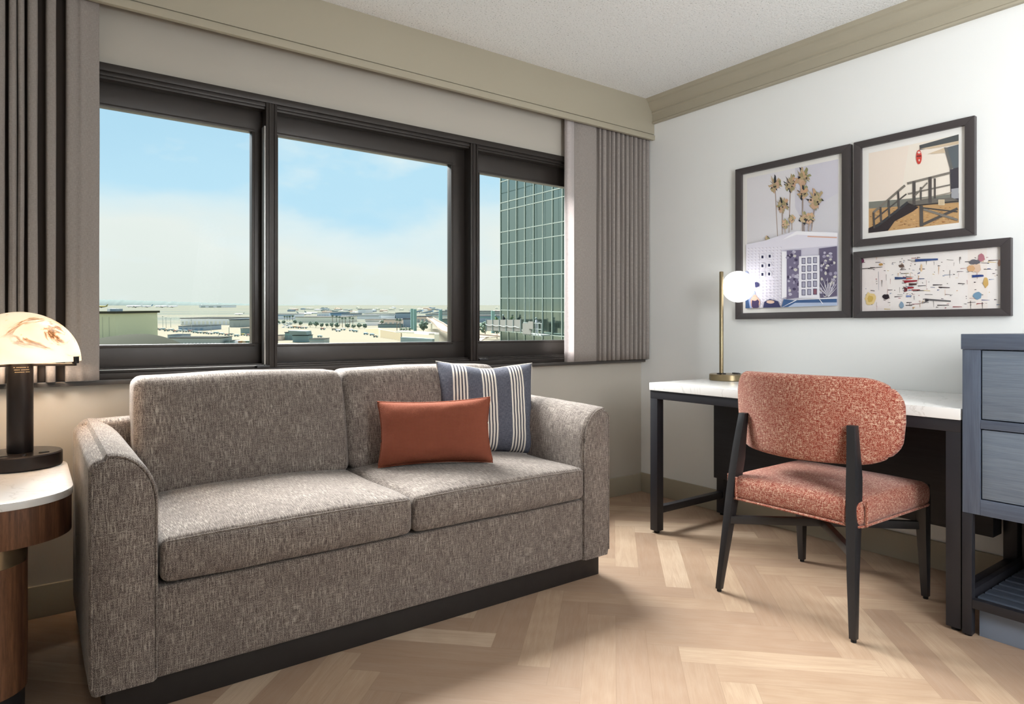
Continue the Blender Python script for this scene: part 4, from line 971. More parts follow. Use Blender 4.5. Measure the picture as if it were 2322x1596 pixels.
jet(367, 697.4, jl(32, 697.4), 'white', 'white', False, 'white airliner by the far runway, third from the left', 'airliners on the far runway')
jet(390, 697.2, jl(28, 697.2), 'white', 'white', False, 'white airliner by the far runway, rightmost of the four', 'airliners on the far runway')
jet(229, 697.8, jl(32, 697.8), 'yellow', 'yellow', False, 'yellow airliner beyond the olive hangar at the curtain edge', None)
jet(543, 714.0, jl(22, 714.0), 'white', 'grey', False, 'white airliner taxiing near the right edge of the left window pane', None)
jet(690, 714.5, jl(34, 714.5), 'white', 'dark', True, 'white airliner with dark tail behind the long white terminal, left one', 'airliners behind the terminal')
jet(706, 712.0, jl(30, 712.0), 'white', 'dark', True, 'white airliner with dark tail behind the long white terminal, right one', 'airliners behind the terminal')
# left pane
hg = building(196, 262, 706, 778, 40, 'olive', 'pale olive green hangar block beside the left curtain', 'olive', 0)
b_ = gd(778)
for px in (232, 247): ext(G().box((ga(px, b_)-.1, b_-.12, -HG), (ga(px, b_)+.1, b_, -HG+13.5)), 'wall_seam', FM('roof'), hg, smooth=False)
z_ = -HG+(778-706)/FPX*b_
ext(G().box((ga(245, b_), b_+2, z_), (ga(258, b_), b_+8, z_+1.35)), 'roof_unit', FM('greyblue'), hg, smooth=False); ext(G().box((ga(238, b_), b_+2, z_), (ga(244.5, b_), b_+7, z_+1.5)), 'roof_unit', FM('white'), hg, smooth=False)
def vault():       # shell roof that dips toward the hotel
    b0_ = 150; n = 40; m_ = 14; vs = []; fs = []
    for r_ in range(m_+1):
        sfr = r_/m_; yy = b0_-34+34*sfr; drop = 4.2*(1-sfr)**1.6
        for i in range(n+1):
            px = 170+(420-170)*i/n; t = (px-322)/(98 if px > 322 else 152); zt = 757+27*abs(t)**2
            vs.append((ga(px, b0_), yy, (HOR-zt)/FPX*b0_-drop))
    for r_ in range(m_):
        for i in range(n): a = r_*(n+1)+i; fs.append((a, a+1, a+n+2, a+n+1))
    k = len(vs)
    for r_ in (0, m_):
        for i in (0, n): x, y, z = vs[r_*(n+1)+i]; vs.append((x, y, -HG))
    fs += [tuple(range(0, n+1))+(k+1, k), tuple(range(m_*(n+1), (m_+1)*(n+1)))+(k+3, k+2), tuple(r_*(n+1) for r_ in range(m_+1))+(k+2, k), tuple(r_*(n+1)+n for r_ in range(m_+1))+(k+3, k+1)]
    o = ext(G().add(vs, fs), 'vaulted_hall', RM('roof'), ang=30); tag(o, 'grey green arched roof in front of the olive hangar', 'building')
vault()
building(409, 522, 721, 736.5, 60, 'white', 'long white cargo terminal with square doors in the left window pane', 'grey', 12, None, bayc='cream')
building(404, 462, 739, 749.5, 30, 'greyblue', 'blue grey shed in front of the white cargo terminal', 'dark', 5, bayc='blue')
building(520, 545, 724, 742, 30, 'grey', 'grey annex at the right end of the white cargo terminal', 'blue', 2)
building(452, 506, 692.3, 697.2, 200, 'white', 'distant low white building across the runway', 'white', 3)
building(545, 572, 744, 757, 20, 'teal', 'grey green shed by the right edge of the left window pane', 'cream', 0, 'dark')
b2 = building(384, 497, 765.5, 785, 14, 'grey', 'near grey block with a row of roof fans at the lower left pane', 'grey', 0, None)
b_ = gd(785)
for k in range(12):
    px = 400+k*8; ext(G().tube([(ga(px, b_), b_-.25, -HG+1.25), (ga(px, b_), b_+.1, -HG+1.25)], .34, 10), 'fan', FM('white'), b2)
    if k > 7: pass
for k in range(5): px = 463+k*7.5; ext(G().box((ga(px, b_), b_-.1, -HG+.9), (ga(px, b_)+.3, b_+.1, -HG+1.25)), 'window', FM('dark'), b2, smooth=False)
building(379, 409, 759, 768, 12, 'greyblue', 'low blue grey shed beside the arched roof', 'blue', 0)
building(271, 295, 753, 762, 12, 'grey', 'small grey tank shed behind the arched roof', 'grey')
building(509, 522, 773, 784, 10, 'dark', 'dark green shed next to the block with roof fans', 'dark')
R8 = random.Random(8)
def vehicle(px, py, col, label, group, L=.95, H_=.6, nm='service_vehicle', cat='vehicle'):
    b_ = gd(py); a_ = ga(px, b_); e = ext_empty(nm, a_, b_, label, cat, group); s_ = b_/300
    ext(G().box((a_-L*s_, b_, -HG+.35*s_), (a_+L*.45*s_, b_+2*s_, -HG+H_*1.5*s_)), 'body', FM(col), e, smooth=False); ext(G().box((a_+L*.48*s_, b_, -HG+.35*s_), (a_+L*s_, b_+2*s_, -HG+H_*1.1*s_)), 'cab', FM('dark'), e, smooth=False)
    for dx in (-.7, .7): ext(G().tube([(a_+dx*L*s_, b_-.1*s_, -HG+.35*s_), (a_+dx*L*s_, b_+.3*s_, -HG+.35*s_)], .35*s_, 8), 'wheel', FM('dark'), e)
VG = 'service vehicles and trailers on the left apron'
for k, (px, py, c_) in enumerate([(265, 743, 'grey'), (291, 742, 'brown'), (308, 743, 'brown'), (318, 748, 'grey'), (326, 745, 'grey'), (334, 747, 'brown'), (341, 746, 'pink'), (350, 747, 'grey'), (358, 749, 'brown'), (366, 748, 'grey'), (376, 751, 'brown'), (386, 750, 'grey'), (396, 753, 'red'), (405, 752, 'grey'), (418, 753, 'grey'), (430, 753, 'red'), (441, 755, 'teal'), (451, 756, 'grey'), (464, 757, 'brown'), (475, 758, 'pink'), (488, 757, 'teal'), (500, 759, 'grey'), (513, 761, 'red'), (521, 760, 'brown'), (535, 763, 'dark'), (550, 761, 'yellow'), (562, 762, 'red'), (339, 752, 'teal')]):
    vehicle(px, py, c_, 'small service vehicle or trailer in the row on the pale apron outside the left window', VG)
for k, (px, c_) in enumerate([(535, 'white'), (543, 'orange'), (552, 'tan'), (560, 'palegreen'), (568, 'grey')]):
    b_ = gd(783); a_ = ga(px, b_); o = ext(G().box((a_-.8, b_, -HG), (a_+.8, b_+3, -HG+2.2)), 'shipping_container', FM(c_), smooth=False)
    tag(o, {'white': 'white', 'orange': 'orange', 'tan': 'tan', 'palegreen': 'pale green', 'grey': 'dark grey'}[c_]+' shipping container in the row at the corner of the left pane', 'container', 'shipping containers')
for px, pt, pb in ((312, 729, 768), (338, 717, 745), (346, 717, 744), (369, 717, 744), (376, 720, 744), (387, 722, 742), (414, 730, 770), (434, 725, 752), (478, 730, 756), (495, 760, 778), (431, 758, 777)):
    b_ = gd(pb); a_ = ga(px, b_); h_ = (pb-pt)/FPX*b_; e = ext_empty('light_mast', a_, b_, 'thin floodlight mast rising from the pale apron outside the left window', 'light mast', 'floodlight masts')
    ext(G().tube([(a_, b_, -HG), (a_, b_, -HG+h_)], .00030*b_, 6), 'pole', FM('grey'), e); ext(G().box((a_-.0011*b_, b_-.0003*b_, -HG+h_*.97), (a_+.0011*b_, b_+.0003*b_, -HG+h_)), 'lamp_head', FM('dark'), e, smooth=False)
b_ = gd(788); a_ = ga(519, b_); e = ext_empty('light_mast', a_, b_, 'dark thick mast near the right edge of the left window pane', 'light mast')
ext(G().tube([(a_, b_, -HG), (a_, b_, -HG+(788-742)/FPX*b_)], .14, 8), 'pole', FM('dark'), e)
# middle pane
e = building(663, 698, 760, 776, 8, 'teal', 'dark slant roofed control building in the middle window pane', 'teal'); b_ = gd(776); hh = (776-749)/FPX*b_
a0, a1 = ga(663, b_), ga(698, b_)
ext(G().add([(a0-.8, b_-1, -HG+hh*.62), (a1-.2, b_-1, -HG+hh*.62), (a1+.2, b_+6, -HG+hh*.62), (a0-.8, b_+6, -HG+hh*.62), (a0-2.0, b_-1.6, -HG+hh), (a1-.8, b_-1.6, -HG+hh*.94), (a1-.2, b_+6, -HG+hh*.94), (a0-1.4, b_+6, -HG+hh)],
    [(0, 3, 2, 1), (4, 5, 6, 7), (0, 1, 5, 4), (1, 2, 6, 5), (2, 3, 7, 6), (3, 0, 4, 7)]), 'slanted_storey', FM('dark'), e, smooth=False)
building(645.5, 661.5, 753, 771, 10, 'teal', 'grey green wing left of the slant roofed building', 'teal', 2, 'aqua', bayc='dark')
building(701, 735, 768, 780, 9, 'grey', 'low grey shed right of the slant roofed building', 'grey', 0, 'teal')
building(622, 636, 760, 772, 9, 'pink', 'pale shed by the left edge of the middle pane', 'grey')
building(622, 668, 711.5, 724, 40, 'white', 'long white building behind the round trees', 'white', 0, 'blue')
building(670, 781, 718, 731, 60, 'cream', 'long cream terminal with curved end in the middle pane', 'white', 0, None)
building(719, 747.5, 709, 718, 60, 'white', 'white column fronted building left of the blue block', 'white', 8, None, bayc='blue')
building(749, 772.5, 709, 718.5, 60, 'blue', 'blue block behind the palm trees', 'blue')
building(774, 801, 711, 719, 60, 'greyblue', 'grey colonnaded building right of the blue block', 'grey', 7, None, bayc='white')
building(812, 829, 701, 709.5, 80, 'white', 'small white domed building far off', 'cream')
building(803, 860, 714, 723, 12, 'white', 'flat white building right of the palm row', 'white', 0, 'grey')
building(826, 895.5, 711.5, 722, 20, 'white', 'long white gallery building left of the teal columns', 'grey', 0, 'grey')
building(897, 932, 709, 722, 50, 'greyblue', 'blue grey hall directly left of the teal columns', 'teal')
building(828, 860, 724.5, 738, 30, 'white', 'white office block with striped windows in front of the gallery', 'cream', 0, 'grey')
building(870, 912, 724, 740, 30, 'pink', 'pale flat building beside the round tree', 'white', 4)
building(914.5, 932, 722, 742, 24, 'greyblue', 'grey lavender block left of the paired teal columns', 'greyblue')
building(857, 908, 735, 743, 14, 'dark', 'long dark canopy roof in front of the pale flat building', 'dark')
building(944, 972, 717, 731, 30, 'pink', 'pale building between the teal columns', 'blue', 3)
building(965, 1040, 712, 720, 60, 'conc', 'long pale hall behind the single teal column', 'grey', 0, 'blue')
building(1003, 1134, 705, 714, 60, 'grey', 'wide grey hall below the slanted trusses', 'greyblue')
building(1083, 1134, 715, 731, 40, 'greyblue', 'blue grey terminal left of the green glass tower', 'white', 0, 'aqua')
building(1003, 1062, 723, 737, 30, 'dark', 'dark deck building behind the guideway', 'grey', 0, 'palegreen')
for k in range(6):      # slanted roof trusses on the skyline
    b_ = 1500; px0 = 930+k*24; z0 = (HOR-(702.5+k*.8))/FPX*b_; z1 = (HOR-(697+k*.9))/FPX*b_
    o = ext(G().add([(ga(px0, b_), b_, z0-9), (ga(px0+27, b_), b_, z1-9), (ga(px0+27, b_), b_+20, z1-9), (ga(px0, b_), b_+20, z0-9), (ga(px0, b_), b_, z0-5.5), (ga(px0+27, b_), b_, z1-5.5), (ga(px0+27, b_), b_+20, z1-5.5), (ga(px0, b_), b_+20, z0-5.5)],
        [(0, 3, 2, 1), (4, 5, 6, 7), (0, 1, 5, 4), (1, 2, 6, 5), (2, 3, 7, 6), (3, 0, 4, 7)]).box((ga(px0+20, b_), b_+8, -HG), (ga(px0+21, b_), b_+10, z1-9)), 'tilted_roof_canopy', FM('greyblue'), smooth=False)
    tag(o, 'tilted grey roof canopy in the saw tooth row on the skyline behind the teal columns', 'canopy', 'saw tooth roof canopies')
# far small buildings filling the city
for k in range(46):
    px = R8.uniform(790, 1130) if k < 30 else R8.uniform(640, 810); pb = R8.uniform(699.5, 709); w_ = R8.uniform(5, 16)
    c_ = R8.choice(['white', 'cream', 'grey', 'greyblue', 'pink', 'conc'])
    b_ = gd(pb); h_ = R8.uniform(2.2, 4.5)/FPX*b_; a_ = ga(px, b_)
    o = ext(G().box((a_, b_, -HG), (a_+w_/FPX*b_, b_+40, -HG+h_)).box((a_+.2*w_/FPX*b_, b_+5, -HG+h_), (a_+.5*w_/FPX*b_, b_+20, -HG+h_*1.15)), 'distant_building', FM(c_), smooth=False)
    tag(o, 'small pale flat roofed building in the far cluster below the skyline', 'building', 'small far buildings')
# trees
TG1 = FM('green'); TG2 = FM('palegreen')
def crown(g, c, r_, seed, n=70, sc=(1, 1, .8)):
    rr = random.Random(seed)
    for k in range(n):
        t = rr.random()*2*math.pi; ph = math.acos(rr.uniform(-1, 1)); q = r_*rr.random()**.35
        x, y, z = c[0]+q*sc[0]*math.sin(ph)*math.cos(t), c[1]+q*sc[1]*math.sin(ph)*math.sin(t), c[2]+q*sc[2]*math.cos(ph); s_ = r_*rr.uniform(.14, .28)
        g.sphere((x, y, z), s_, 6, 4, rr.randrange(2))
def tree(px, pt, pb, w_, label, group, kind='round', b0=None):
    b_ = gd(pb); a_ = ga(px, b_); h_ = (pb-pt)/FPX*b_; r_ = w_/2/FPX*b_; e = ext_empty('palm_tree' if kind == 'palm' else 'tree', a_, b_, label, 'tree', group)
    ext(G().tube([(a_, b_, -HG), (a_, b_, -HG+h_*.75)], h_*.03, 6), 'trunk', FM('brown'), e)
    g = G()
    if kind == 'palm':
        for k in range(12):
            t = 2*math.pi*k/12; g.tube([(a_, b_, -HG+h_*.86), (a_+r_*.55*math.cos(t), b_+r_*.55*math.sin(t), -HG+h_), (a_+r_*math.cos(t), b_+r_*math.sin(t), -HG+h_*.8)], h_*.035, 4, mi=k % 2, r2=h_*.008)
        g.sphere((a_, b_, -HG+h_*.86), r_*.45, 8, 6, 0)
    else: crown(g, (a_, b_, -HG+h_*.62), min(r_, h_*.5), int(px), 60, (r_/min(r_, h_*.5), 1, .9))
    ext(g, 'crown', [TG1, TG2], e)
for px in (645, 651, 657, 663.5): tree(px, 712-(2 if px > 660 else 0), 727, 5.0, 'clipped round tree in the short row behind the vehicles of the middle pane', 'round trees in a row')
for k, (px, pt, pb, w_) in enumerate([(703, 729, 742, 10), (716, 728, 743, 12), (729, 732, 743, 9), (741, 732, 743, 8), (752, 732, 744, 10), (764, 732, 744, 11), (788, 734, 744, 11), (801, 736, 745, 10), (814, 733, 745, 11), (827, 734, 745, 11), (668, 726, 735, 9), (681, 729, 738, 9), (643, 727, 735, 8), (630, 727, 735, 11)]):
    tree(px, pt, pb, w_, 'bushy dark green tree in the belt beyond the pale apron', 'trees along the apron edge')
for px, pt, pb in ((754, 714, 736), (763, 716, 738), (770, 717, 738), (776, 720, 742), (783, 720, 741), (793, 719, 741), (800, 720, 741), (900, 722, 750), (907, 723, 752)):
    tree(px, pt, pb, 6.5, 'slender palm tree in front of the terminals of the middle pane', 'palm trees', 'palm')
for px, pt, pb, w_, lb in ((866, 724, 738, 9, 'dark round tree left of its twin before the pale flat building'), (884, 724, 736, 7.5, 'dark conical tree before the pale flat building'), (1100, 725, 768, 26, 'tall leafy tree close to the green glass tower, left of the column'), (1127, 736, 768, 16, 'leafy bush between the teal column and the glass tower'), (960, 728, 752, 22, 'dark green tree right of the paired teal columns'), (918, 742, 753, 30, 'low hedge like tree left of the paired teal columns'), (1070, 735, 760, 14, 'tree seen in the narrow gap between the window frames')):
    tree(px, pt, pb, w_, lb, None)
# teal columns
def column(px0, px1, pt, pb, label):
    b_ = gd(pb); r_ = (px1-px0)/2/FPX*b_; a_ = ga((px0+px1)/2, b_); h_ = (pb-pt)/FPX*b_
    e = ext_empty('glass_column', a_, b_, label, 'column', 'teal glass columns')
    ext(G().lathe([(r_, 0), (r_, h_)], (a_, b_, -HG), 20), 'shaft', FM('aqua'), e)
    g = G()
    for k in range(1, 9): g.lathe([(r_*1.03, h_*k/9), (r_*1.03, h_*k/9+.05)], (a_, b_, -HG), 20)
    ext(g, 'joint_ring', FM('teal'), e)
column(930.8, 937.2, 700, 747, 'tall teal glass column, leftmost of the four')
column(937.0, 944.8, 701, 751, 'tall teal glass column, right one of the pair')
column(995, 1003, 703, 736, 'single teal glass column beside the guideway')
column(1113.6, 1122, 704.5, 755, 'teal glass column by the green glass tower')
# apron wall, bridge and guideway
def wallrun(pts, h_px, th, col, name, label, cat, cap=None):
    vs = []; g = G()
    P = [(ga(px, gd(py)), gd(py)) for px, py in pts]
    for i in range(len(P)-1):
        (x0, y0), (x1, y1) = P[i], P[i+1]; h0 = h_px[i]/FPX*y0; h1 = h_px[i+1]/FPX*y1
        g.add([(x0, y0, -HG), (x1, y1, -HG), (x1, y1+th, -HG), (x0, y0+th, -HG), (x0, y0, -HG+h0), (x1, y1, -HG+h1), (x1, y1+th, -HG+h1), (x0, y0+th, -HG+h0)], [(0, 3, 2, 1), (4, 5, 6, 7), (0, 1, 5, 4), (1, 2, 6, 5), (2, 3, 7, 6), (3, 0, 4, 7)])
    o = ext(g, name, FM(col), smooth=False); return tag(o, label, cat)
wallrun([(828, 751), (858, 758), (862, 765), (909, 772)], [6, 14, 18, 17], 3, 'tan', 'boundary_wall', 'tan panelled wall along the edge of the pale apron', 'wall')
def slab(pts, z_px, t_px, col, name, label, cat, parent=None, wid=None):
    """deck following ground points, raised z_px above them"""
    P = [(ga(px, gd(py)), gd(py), z_px[i]/FPX*gd(py)) for i, (px, py) in enumerate(pts)]; g = G(); vs = []
    for i, (x, y, z) in enumerate(P):
        d = Vector((P[min(i+1, len(P)-1)][0]-P[max(i-1, 0)][0], P[min(i+1, len(P)-1)][1]-P[max(i-1, 0)][1])).normalized(); n = Vector((-d.y, d.x))*wid; t = t_px/FPX*y
        vs += [(x-n.x, y-n.y, -HG+z), (x+n.x, y+n.y, -HG+z), (x+n.x, y+n.y, -HG+z+t), (x-n.x, y-n.y, -HG+z+t)]
    fs = []
    for i in range(len(P)-1):
        for j in range(4): k = (j+1) % 4; fs.append((i*4+j, i*4+k, i*4+4+k, i*4+4+j))
    fs += [(3, 2, 1, 0), tuple(len(vs)-4+j for j in range(4))]
    g.add(vs, fs); return g
e = ext_empty('road_bridge', ga(945, gd(772)), gd(772), 'pale road bridge over a dark underpass right of the tan wall', 'bridge')
ext(slab([(906, 772), (950, 774), (984, 778)], [18, 18, 19], 4, 'conc', '', '', '', wid=3), 'deck', FM('conc'), e, smooth=False)
ext(slab([(912, 784), (950, 786), (984, 788)], [0, 0, 0], 20, 'dark', '', '', '', wid=1.2), 'underpass_wall', FM('dark'), e, smooth=False)
e = ext_empty('guideway', ga(990, gd(775)), gd(775), 'white elevated guideway curving toward the window from the far station', 'guideway')
def gway(off, name, col, wid, t):
    pts = [(968+off, 745), (975+off, 752), (984+off*1.4, 762), (992+off*1.8, 774), (1004+off*2.2, 786), (1026+off*3, 796), (1080+off*4, 806)]
    zz = [22, 24, 27, 30, 33, 37, 41]
    ext(slab(pts, zz, t, col, '', '', '', wid=wid), name, FM(col), e, smooth=False)
gway(0, 'parapet', 'brown', .35, 4.2); gway(5, 'deck', 'brown', 1.6, 1.2); gway(10, 'deck', 'brown', 1.4, 1.2); gway(14.5, 'parapet', 'brown', .35, 4.2)
for px, py, w_ in ((978, 757, 2.5), (990, 792, 10)):
    b_ = gd(py); ext(G().box((ga(px-w_/2, b_), b_, -HG), (ga(px+w_/2, b_), b_+2, -HG+(py-(733 if py < 760 else 757))/FPX*b_)), 'pier', FM('conc'), e, smooth=False)
# curved ramp + lot in the third pane
e = ext_empty('curved_ramp', ga(1115, gd(772)), gd(772), 'pale curved driveway wall at the foot of the green glass tower', 'ramp')
ext(slab([(1086, 779), (1096, 776), (1110, 772), (1126, 770), (1140, 771)], [4, 7, 9, 9, 8], 3.5, 'pink', '', '', '', wid=1.0), 'parapet', FM('pink'), e, smooth=False)
ext(slab([(1083, 786), (1110, 782), (1140, 781)], [0, 0, 0], 5, 'teal', '', '', '', wid=4), 'lower_deck', FM('teal'), e, smooth=False)
vg2 = 'vehicles on the middle apron'
for px, py, c_ in ((657, 744, 'cream'), (668, 744, 'orange'), (679, 745, 'red'), (690, 745, 'pink'), (731, 748, 'red'), (757, 749, 'brown'), (766, 752, 'white'), (777, 749, 'cream'), (796, 751, 'white'), (805, 753, 'teal'), (829, 759, 'blue'), (843, 761, 'blue'), (851, 765, 'brown'), (724, 765, 'dark')):
    vehicle(px, py, c_, 'small service vehicle on the pale apron outside the middle window', vg2)
# parked cars in the near lots
for k in range(40):
    px = R8.uniform(1068, 1112) if k < 16 else R8.uniform(622, 662); py = R8.uniform(733, 752) if k < 16 else R8.uniform(733, 743)
    b_ = gd(py); a_ = ga(px, b_); s_ = b_/700
    o = ext(G().box((a_-1.1*s_, b_, -HG+.1*s_), (a_+1.1*s_, b_+1.4*s_, -HG+.65*s_)).box((a_-.6*s_, b_+.1*s_, -HG+.65*s_), (a_+.6*s_, b_+1.2*s_, -HG+1.0*s_)), 'parked_car', FM(R8.choice(['white', 'grey', 'dark', 'white', 'greyblue'])), smooth=False)
    tag(o, 'small parked car in the car parks far below the windows', 'car', 'parked cars')

# ------------------------------------------------------------------ green glass tower
TB0 = 80.0
tdir = Vector((.509, -.861, 0)); tnor = Vector((-.861, -.509, 0)); TS = 1.86
TP = Vector((ga(1135.2, TB0), TB0, 0))
tower = empty('glass_tower', tuple(ET @ (TP+Vector((0, 0, -22)))), 'green reflective glass office tower filling the right window pane', 'building')
m, nt, b = base('green_mirror_glass', (108, 140, 136), .12, 1.0)
b.inputs['Base Color'].default_value = lin((138, 156, 152)); big = noise(nt, coords(nt, 'Object', (.25, .25, .12)), 1, 2)
bump(nt, b, big, .05, .5); M['mirror'] = m
M['mull'] = lacq('pale_green_mullion', (136, 148, 138), .5)
def tw(t, o_, z): p = TP+tdir*t+tnor*o_; return (p.x, p.y, z)
rows = [(676-py)/FPX*TB0 for py in (304, 341, 367.6, 415.7, 442, 462.7, 480.3, 527.9, 554.2, 602.1, 628.7, 676, 702.7, 750.2, 776.9, 824)]
NCOL = 9
def tbox(g, t0, t1, o0, o1, z0, z1):
    g.add([tw(t0, o0, z0), tw(t1, o0, z0), tw(t1, o1, z0), tw(t0, o1, z0), tw(t0, o0, z1), tw(t1, o0, z1), tw(t1, o1, z1), tw(t0, o1, z1)], [(0, 3, 2, 1), (4, 5, 6, 7), (0, 1, 5, 4), (1, 2, 6, 5), (2, 3, 7, 6), (3, 0, 4, 7)])
rows_v = rows[2:]
g = G(); tbox(g, .02, NCOL*TS, -18, -.1, rows[-1], rows[0]); ext(g, 'core', FM('teal'), tower, mtx=ET, smooth=False)
for r_ in range(len(rows_v)-1):
    if rows_v[r_] == rows[4]: pass
    for c_ in range(8 if r_ > 0 else 4):
        if rows_v[r_] < rows[13]-.01 and r_ > 11: pass
        g = G(); tbox(g, c_*TS+.05, (c_+1)*TS-.05, -.08, -.03, rows_v[r_+1]+.05, rows_v[r_]-.05); ext(g, 'pane', M['mirror'], tower, mtx=ET, smooth=False)
for c_ in range(NCOL):
    g = G(); tbox(g, c_*TS-.05, c_*TS+.05, -.09, .06, rows[-1], rows[0]); ext(g, 'mullion', M['mull'], tower, mtx=ET, smooth=False)
for z in rows:
    if abs(z-rows[4]) < .01 or abs(z-rows[1]) < .01: continue
    g = G(); tbox(g, 0, NCOL*TS, -.09, .05, z-.045, z+.045); ext(g, 'transom', M['mull'], tower, mtx=ET, smooth=False)
# window washers' platforms
def zt_(py): return (676-py)/FPX*(TB0-1.0)
pf = empty('work_platform', tw(0, 1, zt_(745)), 'long white sheeted work platform hanging on the glass tower, left one', 'work platform', 'work platforms on the tower')
pf.location = ET @ Vector(tw(2.5, 1.2, -4.2)); ORG[pf.name] = Vector(pf.location)
def pbox(parent, name, mat, t0, t1, o0, o1, z0, z1, d=0):
    g = G(); g.add([tw(t0, o0, z0), tw(t1, o0, z0+d), tw(t1, o1, z0+d), tw(t0, o1, z0), tw(t0, o0, z1), tw(t1, o0, z1+d), tw(t1, o1, z1+d), tw(t0, o1, z1)], [(0, 3, 2, 1), (4, 5, 6, 7), (0, 1, 5, 4), (1, 2, 6, 5), (2, 3, 7, 6), (3, 0, 4, 7)])
    return ext(g, name, mat, parent, mtx=ET, smooth=False)
M['sheet'] = lacq('dusty_white_sheet', (120, 120, 113), .9)
DZ_ = .25
pbox(pf, 'sheet_panel', M['sheet'], -.6, 7.6, 1.65, 1.72, -3.9, -2.62, DZ_); pbox(pf, 'deck', FM('grey'), -.6, 7.6, .5, 1.62, -3.95, -3.8, DZ_)
g = G(); 
for k in range(6): t = -.5+k*1.6; tbox(g, t, t+.06, 1.72, 1.78, -4.1+DZ_*k/5, -2.5+DZ_*k/5)
ext(g, 'rail_post', FM('dark'), pf, mtx=ET, smooth=False)
g = G(); pts = [tw(-.5+.3*k, 1.80, -3.15-.13*abs(math.sin(k*.55))) for k in range(27)]; g.tube(pts, .04, 5); ext(g, 'hose', FM('grey'), pf, mtx=ET)
for t in (3.0, 7.0): g = G(); g.tube([tw(t, .8, -3.8), tw(t, .5, rows[0]-.2)], .022, 5); ext(g, 'cable', FM('dark'), pf, mtx=ET)
pf2 = empty('work_platform', (0, 0, 0), 'shorter grey work platform full of gear hanging on the glass tower, right one', 'work platform', 'work platforms on the tower')
pf2.location = ET @ Vector(tw(9.5, 1.2, -4.0)); ORG[pf2.name] = Vector(pf2.location)
pbox(pf2, 'sheet_panel', M['sheet'], 7.9, 9.6, 1.65, 1.72, -3.9, -2.75, 0); pbox(pf2, 'sheet_panel', M['sheet'], 9.2, 10.2, 1.73, 1.80, -3.3, -2.5, 0); pbox(pf2, 'deck', FM('grey'), 7.8, 11.6, .5, 1.62, -4.0, -3.85, 0)
g = G()
for k in range(7): t = 7.9+k*.6; tbox(g, t, t+.05, 1.6, 1.65, -4.1, -2.6)
tbox(g, 7.9, 11.6, 1.6, 1.65, -2.7, -2.64); tbox(g, 7.9, 11.6, 1.6, 1.65, -3.3, -3.25); ext(g, 'guard_rail', FM('grey'), pf2, mtx=ET, smooth=False)
for t in (8.3, 10.9): g = G(); g.tube([tw(t, 1.1, -3.85), tw(t, .8, rows[0]-.2)], .022, 5); ext(g, 'cable', FM('dark'), pf2, mtx=ET)
def worker(t, z, shirt, label, lean=0.0):
    e = empty('person', tuple(ET @ Vector(tw(t, 1.05, z))), label, 'person')
    # body as one skinned figure, facing the glass, arms reaching forward
    J = {'pel': (0, 0, .92), 'spi': (0, .02, 1.15), 'che': (0, .05, 1.36), 'nec': (0, .06, 1.50), 'hea': (0, .08, 1.60), 'top': (0, .08, 1.72),
         'sl': (-.19, .05, 1.42), 'el': (-.27, -.12, 1.18), 'hl': (-.20, -.38, 1.22), 'sr': (.19, .05, 1.42), 'er': (.27, -.10, 1.20), 'hr': (.20, -.36, 1.30),
         'tl': (-.10, 0, .88), 'kl': (-.11, -.03, .48), 'al': (-.12, .02, .07), 'fl': (-.12, -.14, .03), 'tr': (.10, 0, .88), 'kr': (.11, -.02, .48), 'ar': (.12, .03, .07), 'fr': (.12, -.13, .03)}
    Rr = {'pel': .14, 'spi': .13, 'che': .15, 'nec': .055, 'hea': .09, 'top': .07, 'sl': .07, 'el': .045, 'hl': .035, 'sr': .07, 'er': .045, 'hr': .035, 'tl': .09, 'kl': .06, 'al': .045, 'fl': .035, 'tr': .09, 'kr': .06, 'ar': .045, 'fr': .035}
    E_ = [('pel', 'spi'), ('spi', 'che'), ('che', 'nec'), ('nec', 'hea'), ('hea', 'top'), ('che', 'sl'), ('sl', 'el'), ('el', 'hl'), ('che', 'sr'), ('sr', 'er'), ('er', 'hr'), ('pel', 'tl'), ('tl', 'kl'), ('kl', 'al'), ('al', 'fl'), ('pel', 'tr'), ('tr', 'kr'), ('kr', 'ar'), ('ar', 'fr')]
    ks = list(J); org = ORG[e.name]
    def W(p): q = TP+tdir*(t+p[0])+tnor*(1.05+p[1]); return ET @ Vector((q.x, q.y, z+p[2]))
    me = bpy.data.meshes.new('body'); me.from_pydata([tuple(W(J[k])-org) for k in ks], [(ks.index(a), ks.index(b)) for a, b in E_], [])
    o = bpy.data.objects.new('body', me); COL.objects.link(o); o.parent = e; ORG[o.name] = org
    sk = o.modifiers.new('skin', 'SKIN')
    for k, v in zip(ks, me.skin_vertices[0].data): v.radius = (Rr[k], Rr[k]); v.use_root = (k == 'pel')
    ss = o.modifiers.new('sub', 'SUBSURF'); ss.levels = 1; ss.render_levels = 1
    me.materials.append(shirt)
    hg_ = G(); hc = (0, .08, 1.67); c_ = W(hc); g = G(); g.sphere(tuple(c_), .115, 12, 8); g.obj('hair', FM('dark'), e)
worker(.8, -3.75, flat('exterior_green_shirt', (96, 116, 84)), 'person in dull green work clothes at the left end of the long platform')
worker(2.6, -3.68, flat('exterior_dark_clothes', (52, 58, 60)), 'person in dark clothes working in the middle of the long platform')
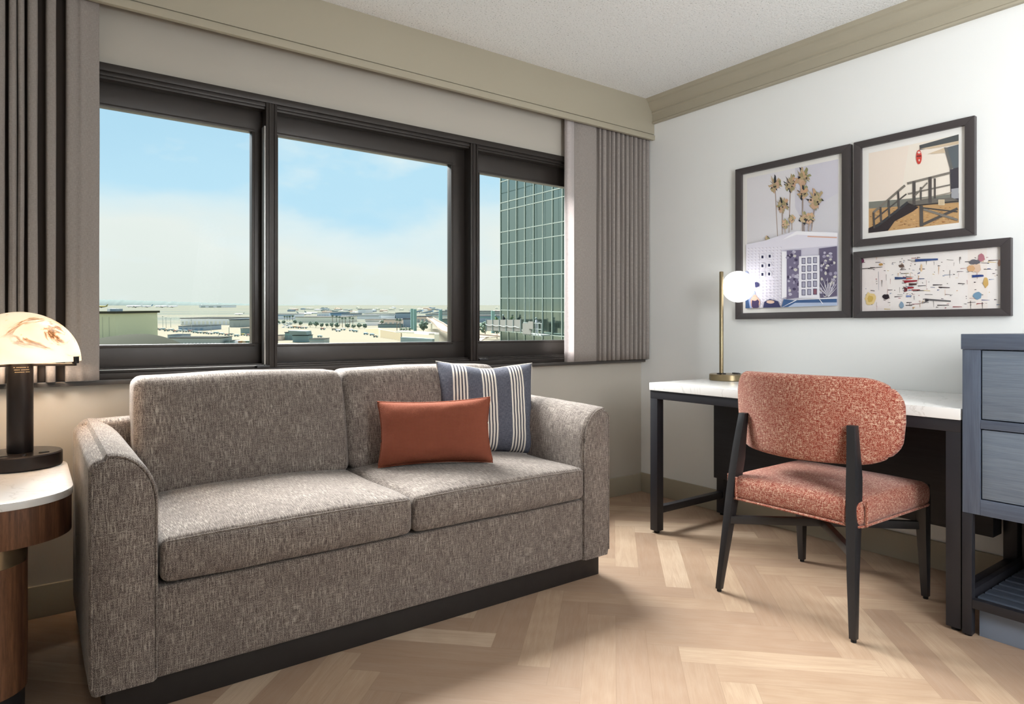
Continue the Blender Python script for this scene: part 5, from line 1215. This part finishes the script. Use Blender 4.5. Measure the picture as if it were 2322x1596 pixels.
worker(9.75, -3.85, flat('exterior_check_shirt', (150, 156, 160)), 'person in a pale checked shirt standing on the shorter platform')

# ------------------------------------------------------------------ each repeat's own label
WORDS = ['first', 'second', 'third', 'fourth', 'fifth', 'sixth', 'seventh', 'eighth', 'ninth', 'tenth']
def nth(i):
    if i < 10: return WORDS[i]
    n_ = i+1; return '%d%s' % (n_, 'th' if 10 < n_ % 100 < 14 else {1: 'st', 2: 'nd', 3: 'rd'}.get(n_ % 10, 'th'))
def colour_of(o):
    for q in [o]+list(o.children):
        if q.type == 'MESH' and q.data.materials and q.data.materials[0] and q.name.split('.')[0] in ('body', 'parked_car', 'distant_building', 'walls'):
            return {'greyblue': 'blue grey', 'white': 'white', 'cream': 'cream', 'grey': 'grey', 'brown': 'brown', 'pink': 'pinkish', 'red': 'dull red', 'teal': 'teal grey', 'yellow': 'yellowish', 'dark': 'dark', 'blue': 'blue', 'orange': 'orange brown', 'conc': 'pale'}.get(q.data.materials[0].name.replace('exterior_', ''), 'pale')
    return ''
RULES = {'service vehicles and trailers on the left apron': '%s service vehicle, %s from the left in the row outside the left window',
         'vehicles on the middle apron': '%s service vehicle, %s from the left on the apron outside the middle window',
         'small far buildings': '%s small flat roofed far building, %s from the left in the hazy cluster', 'parked cars': '%s small parked car, %s from the left in the car parks below',
         'trees along the apron edge': 'bushy dark green tree beyond the pale apron%s, %s from the left', 'palm trees': 'slender palm tree before the middle terminals%s, %s from the left',
         'floodlight masts': 'thin floodlight mast on the apron outside the left window%s, %s from the left', 'saw tooth roof canopies': 'tilted grey roof canopy in the saw tooth row%s, %s from the left',
         'round trees in a row': 'clipped round tree behind the vehicles of the middle pane%s, %s from the left'}
bpy.context.view_layer.update()
for gname, pat in RULES.items():
    L_ = [o for o in bpy.data.objects if o.get('group') == gname and o.parent is None]
    L_.sort(key=lambda o: ((o.location-C0).dot(Rv))/((o.location-C0).dot(Fv)))
    for i, o in enumerate(L_):
        c_ = colour_of(o) if pat.startswith('%s') else ''
        o['label'] = (pat % (c_, nth(i))).strip()
